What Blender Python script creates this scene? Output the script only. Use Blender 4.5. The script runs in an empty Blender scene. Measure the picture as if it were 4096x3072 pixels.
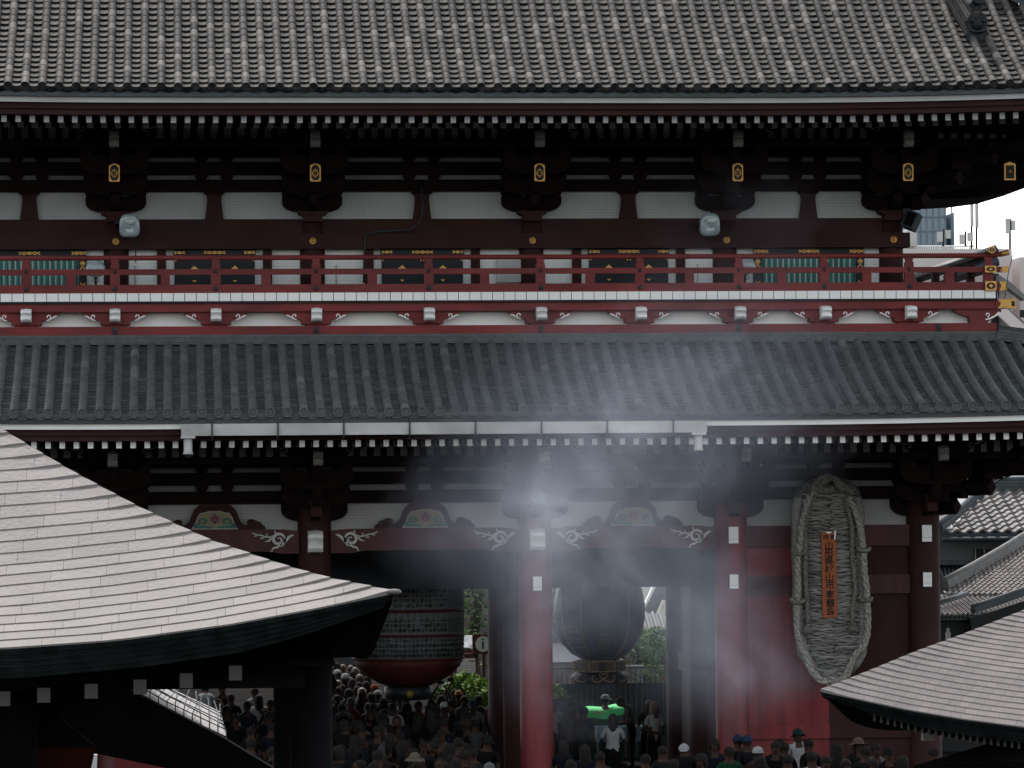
import bpy, bmesh, math, random
from mathutils import Vector, Matrix
rnd = random.Random(7)
scene = bpy.context.scene
col = scene.collection
PI = math.pi

# ------------------------------------------------------------------ camera
F_PX = 15381.0                       # 135 mm lens on a 4096 px wide frame
YAW, PITCH, ROLL = math.radians(5.05), math.radians(1.806), 0.0085
CAM = Vector((0.0, -81.0, 6.2))
FW = Vector((math.sin(YAW)*math.cos(PITCH), math.cos(YAW)*math.cos(PITCH), math.sin(PITCH)))
R0 = Vector((math.cos(YAW), -math.sin(YAW), 0.0))
U0 = R0.cross(FW)
RT = R0*math.cos(ROLL) - U0*math.sin(ROLL)
UP = U0*math.cos(ROLL) + R0*math.sin(ROLL)
cd = bpy.data.cameras.new('camera')
cam = bpy.data.objects.new('camera', cd)
col.objects.link(cam)
m = Matrix((RT, UP, -FW)).transposed().to_4x4()
m.translation = CAM
cam.matrix_world = m
cd.sensor_width = 36.0
cd.lens = 36.0*F_PX/4096.0
cd.clip_start, cd.clip_end = 1.0, 3000.0
scene.camera = cam

def P(px, py, Y):
    """Surveying aid: the world point at depth Y that the 4096 px photograph shows at (px, py)."""
    d = RT*(px-2048) - UP*(py-1536) + FW*F_PX
    t = (Y-CAM.y)/d.y
    return CAM + d*t

# ------------------------------------------------------------------ materials
MATS = {}
def M(name, c, rough=.7, var=.18, scale=2.5, bump=0.0, bscale=None, metal=0.0, c2=None, stretch=None, attr=None, spec=.3, dirt=0.0, tint=None, specks=0.0):
    if name in MATS: return MATS[name]
    mt = bpy.data.materials.new(name); mt.use_nodes = True
    nt = mt.node_tree; N = nt.nodes; L = nt.links
    b = N['Principled BSDF']
    b.inputs['Roughness'].default_value = rough
    b.inputs['Metallic'].default_value = metal
    b.inputs['Specular IOR Level'].default_value = spec
    tc = N.new('ShaderNodeTexCoord')
    mp = N.new('ShaderNodeMapping'); L.new(tc.outputs['Object'], mp.inputs['Vector'])
    if stretch: mp.inputs['Scale'].default_value = stretch
    nz = N.new('ShaderNodeTexNoise'); nz.inputs['Scale'].default_value = scale; nz.inputs['Detail'].default_value = 6
    L.new(mp.outputs['Vector'], nz.inputs['Vector'])
    rp = N.new('ShaderNodeMapRange'); L.new(nz.outputs['Fac'], rp.inputs['Value'])
    rp.inputs['From Min'].default_value = .3; rp.inputs['From Max'].default_value = .7
    mx = N.new('ShaderNodeMix'); mx.data_type = 'RGBA'
    lo = [v*(1-var) for v in c[:3]]; hi = [min(1, v*(1+var)) for v in c[:3]]
    if c2 is not None: hi = list(c2[:3]); lo = list(c[:3])
    mx.inputs['A'].default_value = (*lo, 1); mx.inputs['B'].default_value = (*hi, 1)
    if attr:
        at = N.new('ShaderNodeAttribute'); at.attribute_name = attr
        ad = N.new('ShaderNodeMath'); ad.operation = 'MULTIPLY_ADD'
        L.new(rp.outputs['Result'], ad.inputs[0]); ad.inputs[1].default_value = .35
        L.new(at.outputs['Fac'], ad.inputs[2])
        sb = N.new('ShaderNodeMath'); sb.operation = 'SUBTRACT'; sb.use_clamp = True
        L.new(ad.outputs[0], sb.inputs[0]); sb.inputs[1].default_value = .17
        L.new(sb.outputs[0], mx.inputs['Factor'])
    else:
        L.new(rp.outputs['Result'], mx.inputs['Factor'])
    out = mx.outputs['Result']
    if dirt > 0:
        n2 = N.new('ShaderNodeTexNoise'); n2.inputs['Scale'].default_value = .7; n2.inputs['Detail'].default_value = 8; n2.inputs['Roughness'].default_value = .7
        L.new(tc.outputs['Object'], n2.inputs['Vector'])
        r2 = N.new('ShaderNodeMapRange'); L.new(n2.outputs['Fac'], r2.inputs['Value'])
        r2.inputs['From Min'].default_value = .42; r2.inputs['From Max'].default_value = .72
        r2.inputs['To Max'].default_value = dirt
        m2 = N.new('ShaderNodeMix'); m2.data_type = 'RGBA'
        L.new(r2.outputs['Result'], m2.inputs['Factor']); L.new(out, m2.inputs['A'])
        m2.inputs['B'].default_value = (.03, .028, .026, 1)
        out = m2.outputs['Result']
    if tint is not None:
        n3 = N.new('ShaderNodeTexNoise'); n3.inputs['Scale'].default_value = .9; n3.inputs['Detail'].default_value = 4
        L.new(tc.outputs['Object'], n3.inputs['Vector'])
        r3 = N.new('ShaderNodeMapRange'); L.new(n3.outputs['Fac'], r3.inputs['Value'])
        r3.inputs['From Min'].default_value = .4; r3.inputs['From Max'].default_value = .62; r3.inputs['To Max'].default_value = tint[3]
        m3 = N.new('ShaderNodeMix'); m3.data_type = 'RGBA'; m3.blend_type = 'MULTIPLY'
        L.new(r3.outputs['Result'], m3.inputs['Factor']); L.new(out, m3.inputs['A']); m3.inputs['B'].default_value = (*tint[:3], 1)
        out = m3.outputs['Result']
    if specks > 0:
        n4 = N.new('ShaderNodeTexNoise'); n4.inputs['Scale'].default_value = 34; n4.inputs['Detail'].default_value = 3
        L.new(tc.outputs['Object'], n4.inputs['Vector'])
        r4 = N.new('ShaderNodeMapRange'); L.new(n4.outputs['Fac'], r4.inputs['Value'])
        r4.inputs['From Min'].default_value = .60; r4.inputs['From Max'].default_value = .70; r4.inputs['To Max'].default_value = specks
        m4 = N.new('ShaderNodeMix'); m4.data_type = 'RGBA'
        L.new(r4.outputs['Result'], m4.inputs['Factor']); L.new(out, m4.inputs['A']); m4.inputs['B'].default_value = (.03, .032, .028, 1)
        out = m4.outputs['Result']
    L.new(out, b.inputs['Base Color'])
    if bump:
        bn = N.new('ShaderNodeTexNoise'); bn.inputs['Scale'].default_value = bscale or scale*8; bn.inputs['Detail'].default_value = 5
        L.new(mp.outputs['Vector'], bn.inputs['Vector'])
        bp = N.new('ShaderNodeBump'); bp.inputs['Strength'].default_value = bump; bp.inputs['Distance'].default_value = .02
        L.new(bn.outputs['Fac'], bp.inputs['Height']); L.new(bp.outputs['Normal'], b.inputs['Normal'])
    MATS[name] = mt
    return mt

def netted(name, c, pitch=.062, dark=.55, rough=.9):
    """white plaster seen through the fine bird netting stretched over it: thin grid lines"""
    if name in MATS: return MATS[name]
    mt = M(name, c, rough, .06, 1.2, dirt=.12)
    nt = mt.node_tree; N = nt.nodes; L = nt.links
    b = N['Principled BSDF']; src = b.inputs['Base Color'].links[0].from_socket
    tc = N.new('ShaderNodeTexCoord'); sp = N.new('ShaderNodeSeparateXYZ'); L.new(tc.outputs['Object'], sp.inputs[0])
    res = []
    for ax in ('X', 'Z'):
        q = N.new('ShaderNodeMath'); q.operation = 'PINGPONG'; L.new(sp.outputs[ax], q.inputs[0]); q.inputs[1].default_value = pitch/2
        t = N.new('ShaderNodeMath'); t.operation = 'LESS_THAN'; L.new(q.outputs[0], t.inputs[0]); t.inputs[1].default_value = .0045
        res.append(t)
    mx = N.new('ShaderNodeMath'); mx.operation = 'MAXIMUM'; L.new(res[0].outputs[0], mx.inputs[0]); L.new(res[1].outputs[0], mx.inputs[1])
    ml = N.new('ShaderNodeMath'); ml.operation = 'MULTIPLY'; L.new(mx.outputs[0], ml.inputs[0]); ml.inputs[1].default_value = dark
    mm = N.new('ShaderNodeMix'); mm.data_type = 'RGBA'
    L.new(ml.outputs[0], mm.inputs['Factor']); L.new(src, mm.inputs['A']); mm.inputs['B'].default_value = (.05, .055, .06, 1)
    L.new(mm.outputs['Result'], b.inputs['Base Color'])
    return mt

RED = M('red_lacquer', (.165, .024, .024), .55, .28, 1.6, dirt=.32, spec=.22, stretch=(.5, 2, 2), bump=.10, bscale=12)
REDL = M('red_lower_storey', (.060, .0115, .0125), .55, .38, 1.5, dirt=.45, spec=.25, stretch=(2.5, 2.5, .30), bump=.12, bscale=10)  # darker copy of the red, the lower storey's shade put into its colour
REDN = M('red_lower_lit', (.150, .0165, .019), .5, .34, 1.5, dirt=.36, spec=.25, stretch=(2.5, 2.5, .30), bump=.12, bscale=10)  # lit copy of the lower red, the brightness put into its colour
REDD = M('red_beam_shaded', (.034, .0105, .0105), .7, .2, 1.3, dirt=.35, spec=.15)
EAVE = M('dark_red_timber', (.012, .0062, .0062), .85, .3, 1.5, spec=.08)  # red timber darkened to near black, eave shade put into the colour
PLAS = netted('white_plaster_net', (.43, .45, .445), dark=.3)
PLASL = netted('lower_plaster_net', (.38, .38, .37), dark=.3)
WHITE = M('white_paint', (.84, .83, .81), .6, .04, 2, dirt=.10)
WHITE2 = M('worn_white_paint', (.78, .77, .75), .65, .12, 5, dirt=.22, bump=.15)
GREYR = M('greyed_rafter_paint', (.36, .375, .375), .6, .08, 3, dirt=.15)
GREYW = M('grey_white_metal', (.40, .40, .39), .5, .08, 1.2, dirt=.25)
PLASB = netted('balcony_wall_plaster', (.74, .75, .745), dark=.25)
PLASF = netted('frieze_plaster_shaded', (.24, .25, .25), dark=.3)  # plaster darkened in colour for the shade under brackets and eaves
GUTM = M('gutter_metal', (.56, .545, .53), .5, .12, 1.0, dirt=.35)
GOLD = M('gilt_metal', (.46, .255, .07), .42, .2, 14, metal=.65, spec=.5)
BLACK = M('black_lacquer', (.010, .014, .018), .5, .3, 2, spec=.2)
IRON = M('dark_iron', (.022, .028, .034), .55, .3, 6)
GREENL = M('green_lattice', (.05, .20, .18), .7, .2, 3)
TILEU = M('upper_roof_tile', (.007, .0082, .0082), .7, attr='shade', c2=(.155, .139, .129), scale=6, spec=.15)
TILEL = M('lower_roof_tile', (.050, .056, .057), .6, attr='shade', c2=(.135, .142, .140), scale=7, bump=.25, bscale=40, spec=.35)
TILED = M('dark_ridge_tile', (.05, .058, .062), .6, .25, 5, spec=.3)
INT = M('dark_interior_timber', (.030, .022, .024), .85, .3, 1.2, spec=.1)
INTB = M('interior_board', (.035, .042, .050), .85, .3, 1.0, spec=.1)

# ------------------------------------------------------------------ mesh building
class MB:
    def __init__(s): s.v = []; s.f = []; s.m = []; s.sh = []; s.sm = []
    def quad(s, pts, mat=0, shade=0.0, smooth=False):
        i = len(s.v); s.v += [tuple(p) for p in pts]
        s.f.append(tuple(range(i, i+len(pts)))); s.m.append(mat); s.sh.append(shade); s.sm.append(smooth)
    def grid(s, rows, mat=0, shade=0.0, smooth=True, close=False):
        i = len(s.v); n = len(rows[0])
        for r in rows: s.v += [tuple(p) for p in r]
        for a in range(len(rows)-1):
            for b in range(n if close else n-1):
                c = (b+1) % n
                s.f.append((i+a*n+b, i+a*n+c, i+(a+1)*n+c, i+(a+1)*n+b)); s.m.append(mat); s.sh.append(shade); s.sm.append(smooth)
    def poly(s, idx, mat=0, shade=0.0): s.f.append(tuple(idx)); s.m.append(mat); s.sh.append(shade); s.sm.append(False)
    def box(s, x0, x1, y0, y1, z0, z1, mat=0, shade=0.0):
        s.prism([(x0, z0), (x1, z0), (x1, z1), (x0, z1)], y0, y1, mat, shade)
    def prism(s, pl, y0, y1, mat=0, shade=0.0, ax='xz'):
        """a flat outline pushed from y0 to y1 (ax 'xz'), or outline in (y, z) pushed along x (ax 'yz'), or (x, y) along z"""
        n = len(pl); i = len(s.v)
        def pt(p, t): return (p[0], t, p[1]) if ax == 'xz' else ((t, p[0], p[1]) if ax == 'yz' else (p[0], p[1], t))
        s.v += [pt(p, y0) for p in pl] + [pt(p, y1) for p in pl]
        s.poly(range(i, i+n), mat, shade); s.poly(range(i+2*n-1, i+n-1, -1), mat, shade)
        for k in range(n):
            j = (k+1) % n
            s.poly((i+k, i+n+k, i+n+j, i+j), mat, shade)
    def tube(s, pts, r, n=8, mat=0, shade=0.0, cap=True, smooth=True, flat=1.0):
        pts = [Vector(p) for p in pts]
        rr = r if isinstance(r, (list, tuple)) else [r]*len(pts)
        rows = []; ref = None
        for k, p in enumerate(pts):
            t = (pts[min(k+1, len(pts)-1)]-pts[max(k-1, 0)]).normalized()
            if ref is None:
                ref = Vector((0, 0, 1)) if abs(t.z) < .9 else Vector((0, 1, 0))
            a = t.cross(ref)
            if a.length < 1e-4: a = t.cross(Vector((1, .3, 0)))
            a.normalize(); b = a.cross(t).normalized(); ref = b
            rows.append([p+(a*math.cos(2*PI*q/n)+b*math.sin(2*PI*q/n)*flat)*rr[k] for q in range(n)])
        i = len(s.v)
        s.grid(rows, mat, shade, smooth, True)
        if cap:
            s.poly(range(i+n-1, i-1, -1), mat, shade); e = i+n*(len(pts)-1); s.poly(range(e, e+n), mat, shade)
    def lathe(s, prof, c=(0, 0, 0), n=16, mat=0, shade=0.0, smooth=True):
        rows = [[(c[0]+r*math.cos(2*PI*q/n), c[1]+r*math.sin(2*PI*q/n), c[2]+z) for q in range(n)] for r, z in prof]
        i = len(s.v); s.grid(rows, mat, shade, smooth, True)
        if prof[0][0] > 1e-4: s.poly(range(i+n-1, i-1, -1), mat, shade)
        e = i+n*(len(prof)-1)
        if prof[-1][0] > 1e-4: s.poly(range(e, e+n), mat, shade)
    def ball(s, c, r, n=10, mat=0, sx=1, sy=1, sz=1, shade=0.0):
        prof = [(max(1e-5, math.sin(PI*k/(n//2+1))), -math.cos(PI*k/(n//2+1))) for k in range(n//2+2)]
        rows = [[(c[0]+a*r*sx*math.cos(2*PI*q/n), c[1]+a*r*sy*math.sin(2*PI*q/n), c[2]+b*r*sz) for q in range(n)] for a, b in prof]
        s.grid(rows, mat, shade, True, True)
    def ribbon(s, pts, w, y, th=.012, mat=0):
        """a raised line of changing width drawn in the x-z plane on a face at depth y (towards -y)"""
        n = len(pts); L = []; R_ = []
        for k in range(n):
            a = pts[max(0, k-1)]; b = pts[min(n-1, k+1)]
            dx, dz = b[0]-a[0], b[1]-a[1]; q = math.hypot(dx, dz) or 1
            ww = (w[k] if isinstance(w, (list, tuple)) else w)/2
            L.append((pts[k][0]-dz/q*ww, pts[k][1]+dx/q*ww)); R_.append((pts[k][0]+dz/q*ww, pts[k][1]-dx/q*ww))
        i = len(s.v)
        for a, b in zip(L, R_):
            s.v += [(a[0], y-th, a[1]), (b[0], y-th, b[1]), (a[0], y, a[1]), (b[0], y, b[1])]
        for k in range(n-1):
            o, p = i+4*k, i+4*k+4
            s.poly((o, o+1, p+1, p), mat); s.poly((o+2, o, p, p+2), mat); s.poly((o+1, o+3, p+3, p+1), mat)
    def bevel(s): return s
    def build(s, name, mats, parent=None, origin=None, auto=False, attr=False):
        me = bpy.data.meshes.new(name)
        o0 = Vector(origin) if origin is not None else Vector((0, 0, 0))
        me.from_pydata([tuple(Vector(v)-o0) for v in s.v] if origin is not None else s.v, [], s.f)
        mats = mats if isinstance(mats, (list, tuple)) else [mats]
        for q in mats: me.materials.append(q)
        me.polygons.foreach_set('material_index', s.m)
        me.polygons.foreach_set('use_smooth', s.sm)
        if attr or any(s.sh):
            a = me.attributes.new('shade', 'FLOAT', 'FACE'); a.data.foreach_set('value', s.sh)
        bm = bmesh.new(); bm.from_mesh(me); bmesh.ops.recalc_face_normals(bm, faces=bm.faces); bm.to_mesh(me); bm.free()
        me.update()
        return link(name, me, parent, o0)

WLOC = {}
def link(name, me, parent=None, loc=(0, 0, 0)):
    o = bpy.data.objects.new(name, me); col.objects.link(o)
    o.location = loc
    if parent is not None:
        o.parent = parent
        o.matrix_parent_inverse = Matrix.Translation(-WLOC.get(parent.name, Vector((0, 0, 0))))
    WLOC[o.name] = Vector(loc)
    return o
def tag(o, label=None, cat=None, group=None, kind=None):
    if label: o['label'] = label
    if cat: o['category'] = cat
    if group: o['group'] = group
    if kind: o['kind'] = kind
    return o
def thing(name, loc, label, cat, group=None):
    o = bpy.data.objects.new(name, None); col.objects.link(o); o.location = loc; o.empty_display_size = .3
    WLOC[o.name] = Vector(loc)
    return tag(o, label, cat, group)
def dup(o, parent, loc):
    """a copy of a part at another place under the same thing"""
    c = o.copy(); col.objects.link(c); c.parent = parent; c.location = loc
    c.matrix_parent_inverse = Matrix.Translation(-WLOC.get(parent.name, Vector((0, 0, 0))))
    WLOC[c.name] = Vector(loc)
    for ch in [q for q in o.children]:
        k = ch.copy(); col.objects.link(k); k.parent = c; k.matrix_parent_inverse = ch.matrix_parent_inverse.copy(); k.location = ch.location
    return c
def text_mesh(body, size, bold=0.0):
    c = bpy.data.curves.new('lettering', 'FONT'); c.body = body; c.size = size; c.align_x = 'CENTER'; c.align_y = 'CENTER'; c.offset = bold; c.resolution_u = 3
    o = bpy.data.objects.new('lettering', c); col.objects.link(o)
    bpy.context.view_layer.update()
    me = bpy.data.meshes.new_from_object(o.evaluated_get(bpy.context.evaluated_depsgraph_get()))
    bpy.data.objects.remove(o); bpy.data.curves.remove(c)
    return me
def add_text(mb, body, size, fn, mat=0, bold=0.0):
    """copies flat lettering into a mesh through fn(x, y) -> world point"""
    me = text_mesh(body, size, bold); i = len(mb.v)
    mb.v += [tuple(fn(v.co.x, v.co.y)) for v in me.vertices]
    for p in me.polygons: mb.poly([i+q for q in p.vertices], mat)
    bpy.data.meshes.remove(me)
# ================================================================== GROUND
STONE = M('paving_stone', (.020, .019, .018), 1.0, .35, .8, bump=.2, spec=0)
mb = MB(); mb.quad([(-1500, -900, 0), (1500, -900, 0), (1500, 2500, 0), (-1500, 2500, 0)])
tag(mb.build('ground', STONE), kind='structure')
# ================================================================== THE GATE
CX = 5.28
UC = [CX+s for s in (-10.05, -6.44, -2.32, 2.32, 6.46, 10.05)]     # upper storey columns
LC = [CX+s for s in (-10.65, -6.50, -2.32, 2.34, 6.51, 10.65)]     # lower storey columns
gate = thing('temple_gate', (CX, 0, 0), 'huge two storey red temple gate with grey tiled roofs and a balcony', 'temple gate')
GDEP = 8.2

# ---------------------------------------------------------------- tiled roofs
def lift(x, a):
    d = abs(x-CX)-5.2
    return 0 if d <= 0 else a*(d/7.0)**2.3

def profile(y0, z0, y1, z1, sag, n=40):
    """concave slope from the eave (y0, z0) up to (y1, z1) sampled by arc length"""
    pts = []
    for k in range(n+1):
        t = k/n
        pts.append((y0+(y1-y0)*t, z0+(z1-z0)*(t-sag*math.sin(PI*t)*(1-.35*t))))
    L = [0]
    for a, b in zip(pts, pts[1:]): L.append(L[-1]+math.hypot(b[0]-a[0], b[1]-a[1]))
    def f(s):
        s = max(0, min(L[-1]-1e-6, s))
        for k in range(n):
            if L[k+1] > s:
                t = (s-L[k])/(L[k+1]-L[k]); a, b = pts[k], pts[k+1]
                return (a[0]+(b[0]-a[0])*t, a[1]+(b[1]-a[1])*t, (b[0]-a[0])/(L[k+1]-L[k]), (b[1]-a[1])/(L[k+1]-L[k]))
    return f, L[-1]

def tile_slope(name, parent, mat, prof, Ltot, xa, xb, xcorner, y0, pitch, r, course, cover, la, pale, endm, hipoff=0.0, lipz=.030):
    mb = MB(); ends = MB()
    n = int((xb-xa)/pitch)
    rg = random.Random(3)
    for i in range(n+1):
        x = xa+i*pitch
        ymax = y0+(xcorner-x)-hipoff                       # the hip line
        def pt(s, dx, h):
            y, z, ty, tz = prof(s)
            fade = max(0, 1-s/6.0)
            return (x+dx, y-tz*h, z+ty*h+lift(x+dx, la)*fade)
        k = 0
        # cover tiles: short half round barrels, each wider at its lower lip
        s = 0.0
        first = True; drift = rg.random()
        while s < Ltot-.01:
            y = prof(s)[0]
            if y > ymax: break
            e = min(s+cover, Ltot)
            drift = .8*drift+.2*rg.random()
            sh = pale[0]+(pale[1]-pale[0])*min(1, max(0, .55*drift+.45*rg.random()**1.6+.28*math.sin(i*.31+.6*math.sin(s*.8))*.4))
            if rg.random() < pale[3]: sh = pale[2]*rg.uniform(.70, 1.0)
            rows = []
            for (ss, rr) in ((s, r*1.0), (s+.02, r*1.03), (e, r*.95)):
                rows.append([pt(ss, rr*math.cos(a), rr*math.sin(a)+.035) for a in [PI*(-.12+1.24*q/8) for q in range(9)]])
            if not first:
                rows.insert(0, [pt(s, r*.93*math.cos(a), r*.93*math.sin(a)+.035) for a in [PI*(-.12+1.24*q/8) for q in range(9)]])
            mb.grid(rows, 0, sh)
            s = e; first = False
        # round eave end with its ring and crest
        c = Vector(pt(-.01, 0, .035)); R1 = r*1.06
        ring = [(c.x+R1*math.cos(2*PI*q/20), c.y, c.z+R1*math.sin(2*PI*q/20)) for q in range(20)]
        rin = [(c.x+R1*.72*math.cos(2*PI*q/20), c.y-.012, c.z+R1*.72*math.sin(2*PI*q/20)) for q in range(20)]
        ri2 = [(c.x+R1*.66*math.cos(2*PI*q/20), c.y+.012, c.z+R1*.66*math.sin(2*PI*q/20)) for q in range(20)]
        rf = [(p[0], c.y-.012, p[2]) for p in ring]
        bk = [(p[0], c.y+.10, p[2]) for p in ring]
        ends.grid([bk, ring, rf, rin, ri2], 0, pale[5], False, True)
        ends.quad(ri2, 0, pale[5]*.5)
        q1 = R1*.5
        for ddx, ddz, w1, h1 in ((0, 0, .012, q1), (0, 0, q1, .012), (q1*.75, q1*.5, q1*.25, .011), (-q1*.75, -q1*.5, q1*.25, .011), (-q1*.5, q1*.75, .011, q1*.25), (q1*.5, -q1*.75, .011, q1*.25)):
            ends.quad([(c.x+ddx-w1, c.y-.008, c.z+ddz-h1), (c.x+ddx+w1, c.y-.008, c.z+ddz-h1), (c.x+ddx+w1, c.y-.008, c.z+ddz+h1), (c.x+ddx-w1, c.y-.008, c.z+ddz+h1)], 0, pale[5]*1.5)
        # pan tiles between this row and the next, in overlapping courses
        xm = pitch/2; hw = pitch/2-r*.55
        s = 0.0; first = True
        while s < Ltot-.01:
            y = prof(s)[0]
            if y > ymax+pitch*.5: break
            e = min(s+course, Ltot)
            sh = (pale[0]+(pale[1]-pale[0])*rg.random()**1.6)*pale[4]
            if rg.random() < .10: sh = pale[2]*.7*pale[4]
            def row(ss, up): return [pt(ss, xm+hw*u, up-.028*(1-u*u)) for u in (-1, -.5, 0, .5, 1)]
            jit = rg.uniform(-.012, .012)
            sl = s if first else s+jit
            mb.grid([row(sl, -.03 if first else -.004), row(sl, lipz), row(e+.03, .004)], 0, sh, False)
            s = e; first = False
        # curved edge of the lowest pan
        ends.grid([[pt(-.03, xm+hw*1.25*u, -.0-.05*(1-u*u)) for u in (-1, -.6, -.2, .2, .6, 1)],
                   [pt(-.03, xm+hw*1.25*u, -.05-.06*(1-u*u)) for u in (-1, -.6, -.2, .2, .6, 1)],
                   [pt(.05, xm+hw*1.25*u, -.05-.06*(1-u*u)) for u in (-1, -.6, -.2, .2, .6, 1)]], 0, pale[5]*.9, False)
    o = mb.build(name, mat, parent, attr=True)
    return o, ends.build(endm, mat, parent, attr=True)

YE = -5.6
def eave(parent, z, la, xr, ytop, panz, strip_mat, hx0):
    """boards, white edge strip and rafters under an eave whose tile ends are at height z"""
    xl = 2*CX-xr
    xs = [hx0+k*(xr-hx0)/46 for k in range(47)]
    def runner(name, mat, y0, y1, za, zb):
        mb = MB()
        for a, b in zip(xs, xs[1:]):
            A, B_ = lift(a, la), lift(b, la)
            i = len(mb.v)
            mb.v += [(a, y0, z+za+A), (b, y0, z+za+B_), (b, y0, z+zb+B_), (a, y0, z+zb+A), (a, y1, z+za+A), (b, y1, z+za+B_), (b, y1, z+zb+B_), (a, y1, z+zb+A)]
            for f in ((0, 1, 2, 3), (7, 6, 5, 4), (0, 4, 5, 1), (3, 2, 6, 7)): mb.poly([i+q for q in f])
        return mb.build(name, mat, parent)
    runner('tile_batten', TILED, YE+.06, YE+.5, -.165, -.05)
    runner('white_edge_strip', strip_mat, YE+.14, YE+.40, -.275, -.168)
    runner('fascia_board', REDD, YE+.24, YE+.55, -.39, -.279)
    runner('fascia_board', REDD, YE+.30, YE+.62, -.50, -.393)
    # roof boarding above the rafters
    mb = MB()
    rows = []
    for y, dz in ((YE+.35, -.40), (YE+2.0, -.30), (-1.45, -.12), (.4, .1)):
        rows.append([(x, y, z+dz+lift(x, la)*max(0, 1-(y-YE)/5)) for x in xs])
    mb.grid(rows, 0, 0, False)
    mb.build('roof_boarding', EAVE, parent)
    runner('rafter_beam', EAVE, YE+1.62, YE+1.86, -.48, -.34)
    # rafters: one of each kind, then copies
    mb = MB(); mb.prism([(.004, -.135), (.004, 0), (1.5, .17), (1.5, .05)], -.054, .054, 0, ax='yz'); mb.box(-.053, .053, -.004, .003, -.134, -.001, 1)
    fly = None; mb2 = MB(); 
    i = len(mb2.v)
    mb2.prism([(0.004, -.125), (0.004, 0), (2.5, .30), (2.5, .175)], -.062, .062, 0, ax='yz'); mb2.box(-.061, .061, -.004, .003, -.124, -.001, 1)
    base = None
    x = hx0; k = 0
    while x < xr-.4:
        A = lift(x, la)
        if fly is None:
            fly = mb.build('flying_rafter', [REDD, GREYR if strip_mat is GREYW else WHITE], parent); fly.location = (x, YE+.5, z-.505+A); WLOC[fly.name] = Vector(fly.location)
            base = mb2.build('base_rafter', [EAVE, PLASL], parent); base.location = (x, YE+1.75, z-.50+A)
            fly.matrix_parent_inverse = Matrix.Identity(4); base.matrix_parent_inverse = Matrix.Identity(4)
        else:
            for src, loc in ((fly, (x, YE+.5, z-.505+A)), (base, (x, YE+1.75, z-.50+A))):
                c = src.copy(); col.objects.link(c); c.parent = parent; c.matrix_parent_inverse = Matrix.Identity(4); c.location = loc
        x += .2765; k += 1
    return xs

def group_part(name, parent):
    """an Empty used as a part that holds its own pieces"""
    o = bpy.data.objects.new(name, None); col.objects.link(o); o.parent = parent
    o.matrix_parent_inverse = Matrix.Translation(-WLOC.get(parent.name, Vector((0, 0, 0)))); WLOC[o.name] = Vector((0, 0, 0))
    return o

# upper roof
ZU, ZL = 14.43, 8.02
LA_U, LA_L = .115, .075
XCU, XCL = CX+10.05+5.75, CX+10.65+5.75
HX0 = -5.2
upr = group_part('upper_roof', gate)
pu, Lu = profile(YE, ZU, 4.1, 22.2, .10)
tile_slope('roof_tiles', upr, TILEU, pu, 8.6, HX0+.05, XCU-.3, XCU, YE, .3310, .080, .25, .295, LA_U, (0.16, .60, 1.0, .15, .30, .06), 'eave_tile_ends', hipoff=.35, lipz=.048)
eave(upr, ZU, LA_U, XCU, 0, None, GREYW, HX0)
# upper slope, far slopes and gable: plain sheets that carry the roof on out of the picture
mb = MB()
a = pu(8.55); b = pu(Lu)
mb.quad([(HX0, a[0], a[1]), (CX+8.5, a[0], a[1]), (CX+8.5, b[0], b[1]), (HX0, b[0], b[1])])
mb.quad([(HX0, b[0], b[1]), (CX+8.5, b[0], b[1]), (CX+8.5, 14.4, ZU-.1), (HX0, 14.4, ZU-.1)])
for k in range(8):
    y = YE+k*(8.2-2*YE+.0)/8
zc = ZU+lift(XCU, LA_U)
mb.quad([(XCU-.1, YE, zc), (XCU-.1, 8.2-YE, zc), (CX+8.5, 4.1+2, 18.6), (CX+8.5, 4.1-2, 18.6)])
mb.quad([(CX+8.5, 8.2-YE, ZU), (XCU-.1, 8.2-YE, zc), (CX+8.5, 6.1, 18.6)])
mb.build('far_roof_slope', TILED, upr)

# corner (hip) ridge and descending ridge of the upper roof
def ridge_run(mb, pts, w, h, layers=4, rtop=.10):
    """a stacked tile ridge following pts: stepped layers under a round cap"""
    def frame(k):
        p = Vector(pts[k]); t = (Vector(pts[min(k+1, len(pts)-1)])-Vector(pts[max(k-1, 0)])).normalized()
        sdir = t.cross(Vector((0, 0, 1))).normalized(); u = sdir.cross(t).normalized()
        return p, sdir, u
    for l in range(layers):
        z0, z1 = h*l/layers, h*(l+.72)/layers
        ww = w*(1-.10*l/layers)
        rows = []
        for k in range(len(pts)):
            p, sd, u = frame(k)
            rows.append([p-sd*ww+u*z0, p+sd*ww+u*z0, p+sd*ww+u*z1, p-sd*ww+u*z1])
        i = len(mb.v); mb.grid(rows, 0, .25+.1*(l % 2), False, True)
        mb.poly((i, i+1, i+2, i+3), 0, .3); e = i+4*(len(pts)-1); mb.poly((e+3, e+2, e+1, e), 0, .3)
        ww2 = ww*.86; rows = []
        for k in range(len(pts)):
            p, sd, u = frame(k); za, zb = z1, h*(l+1)/layers
            rows.append([p-sd*ww2+u*za, p+sd*ww2+u*za, p+sd*ww2+u*zb, p-sd*ww2+u*zb])
        mb.grid(rows, 0, .1, False, True)
    mb.tube([frame(k)[0]+frame(k)[2]*(h+rtop*.35) for k in range(len(pts))], rtop, 10, 0, .35)

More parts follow.
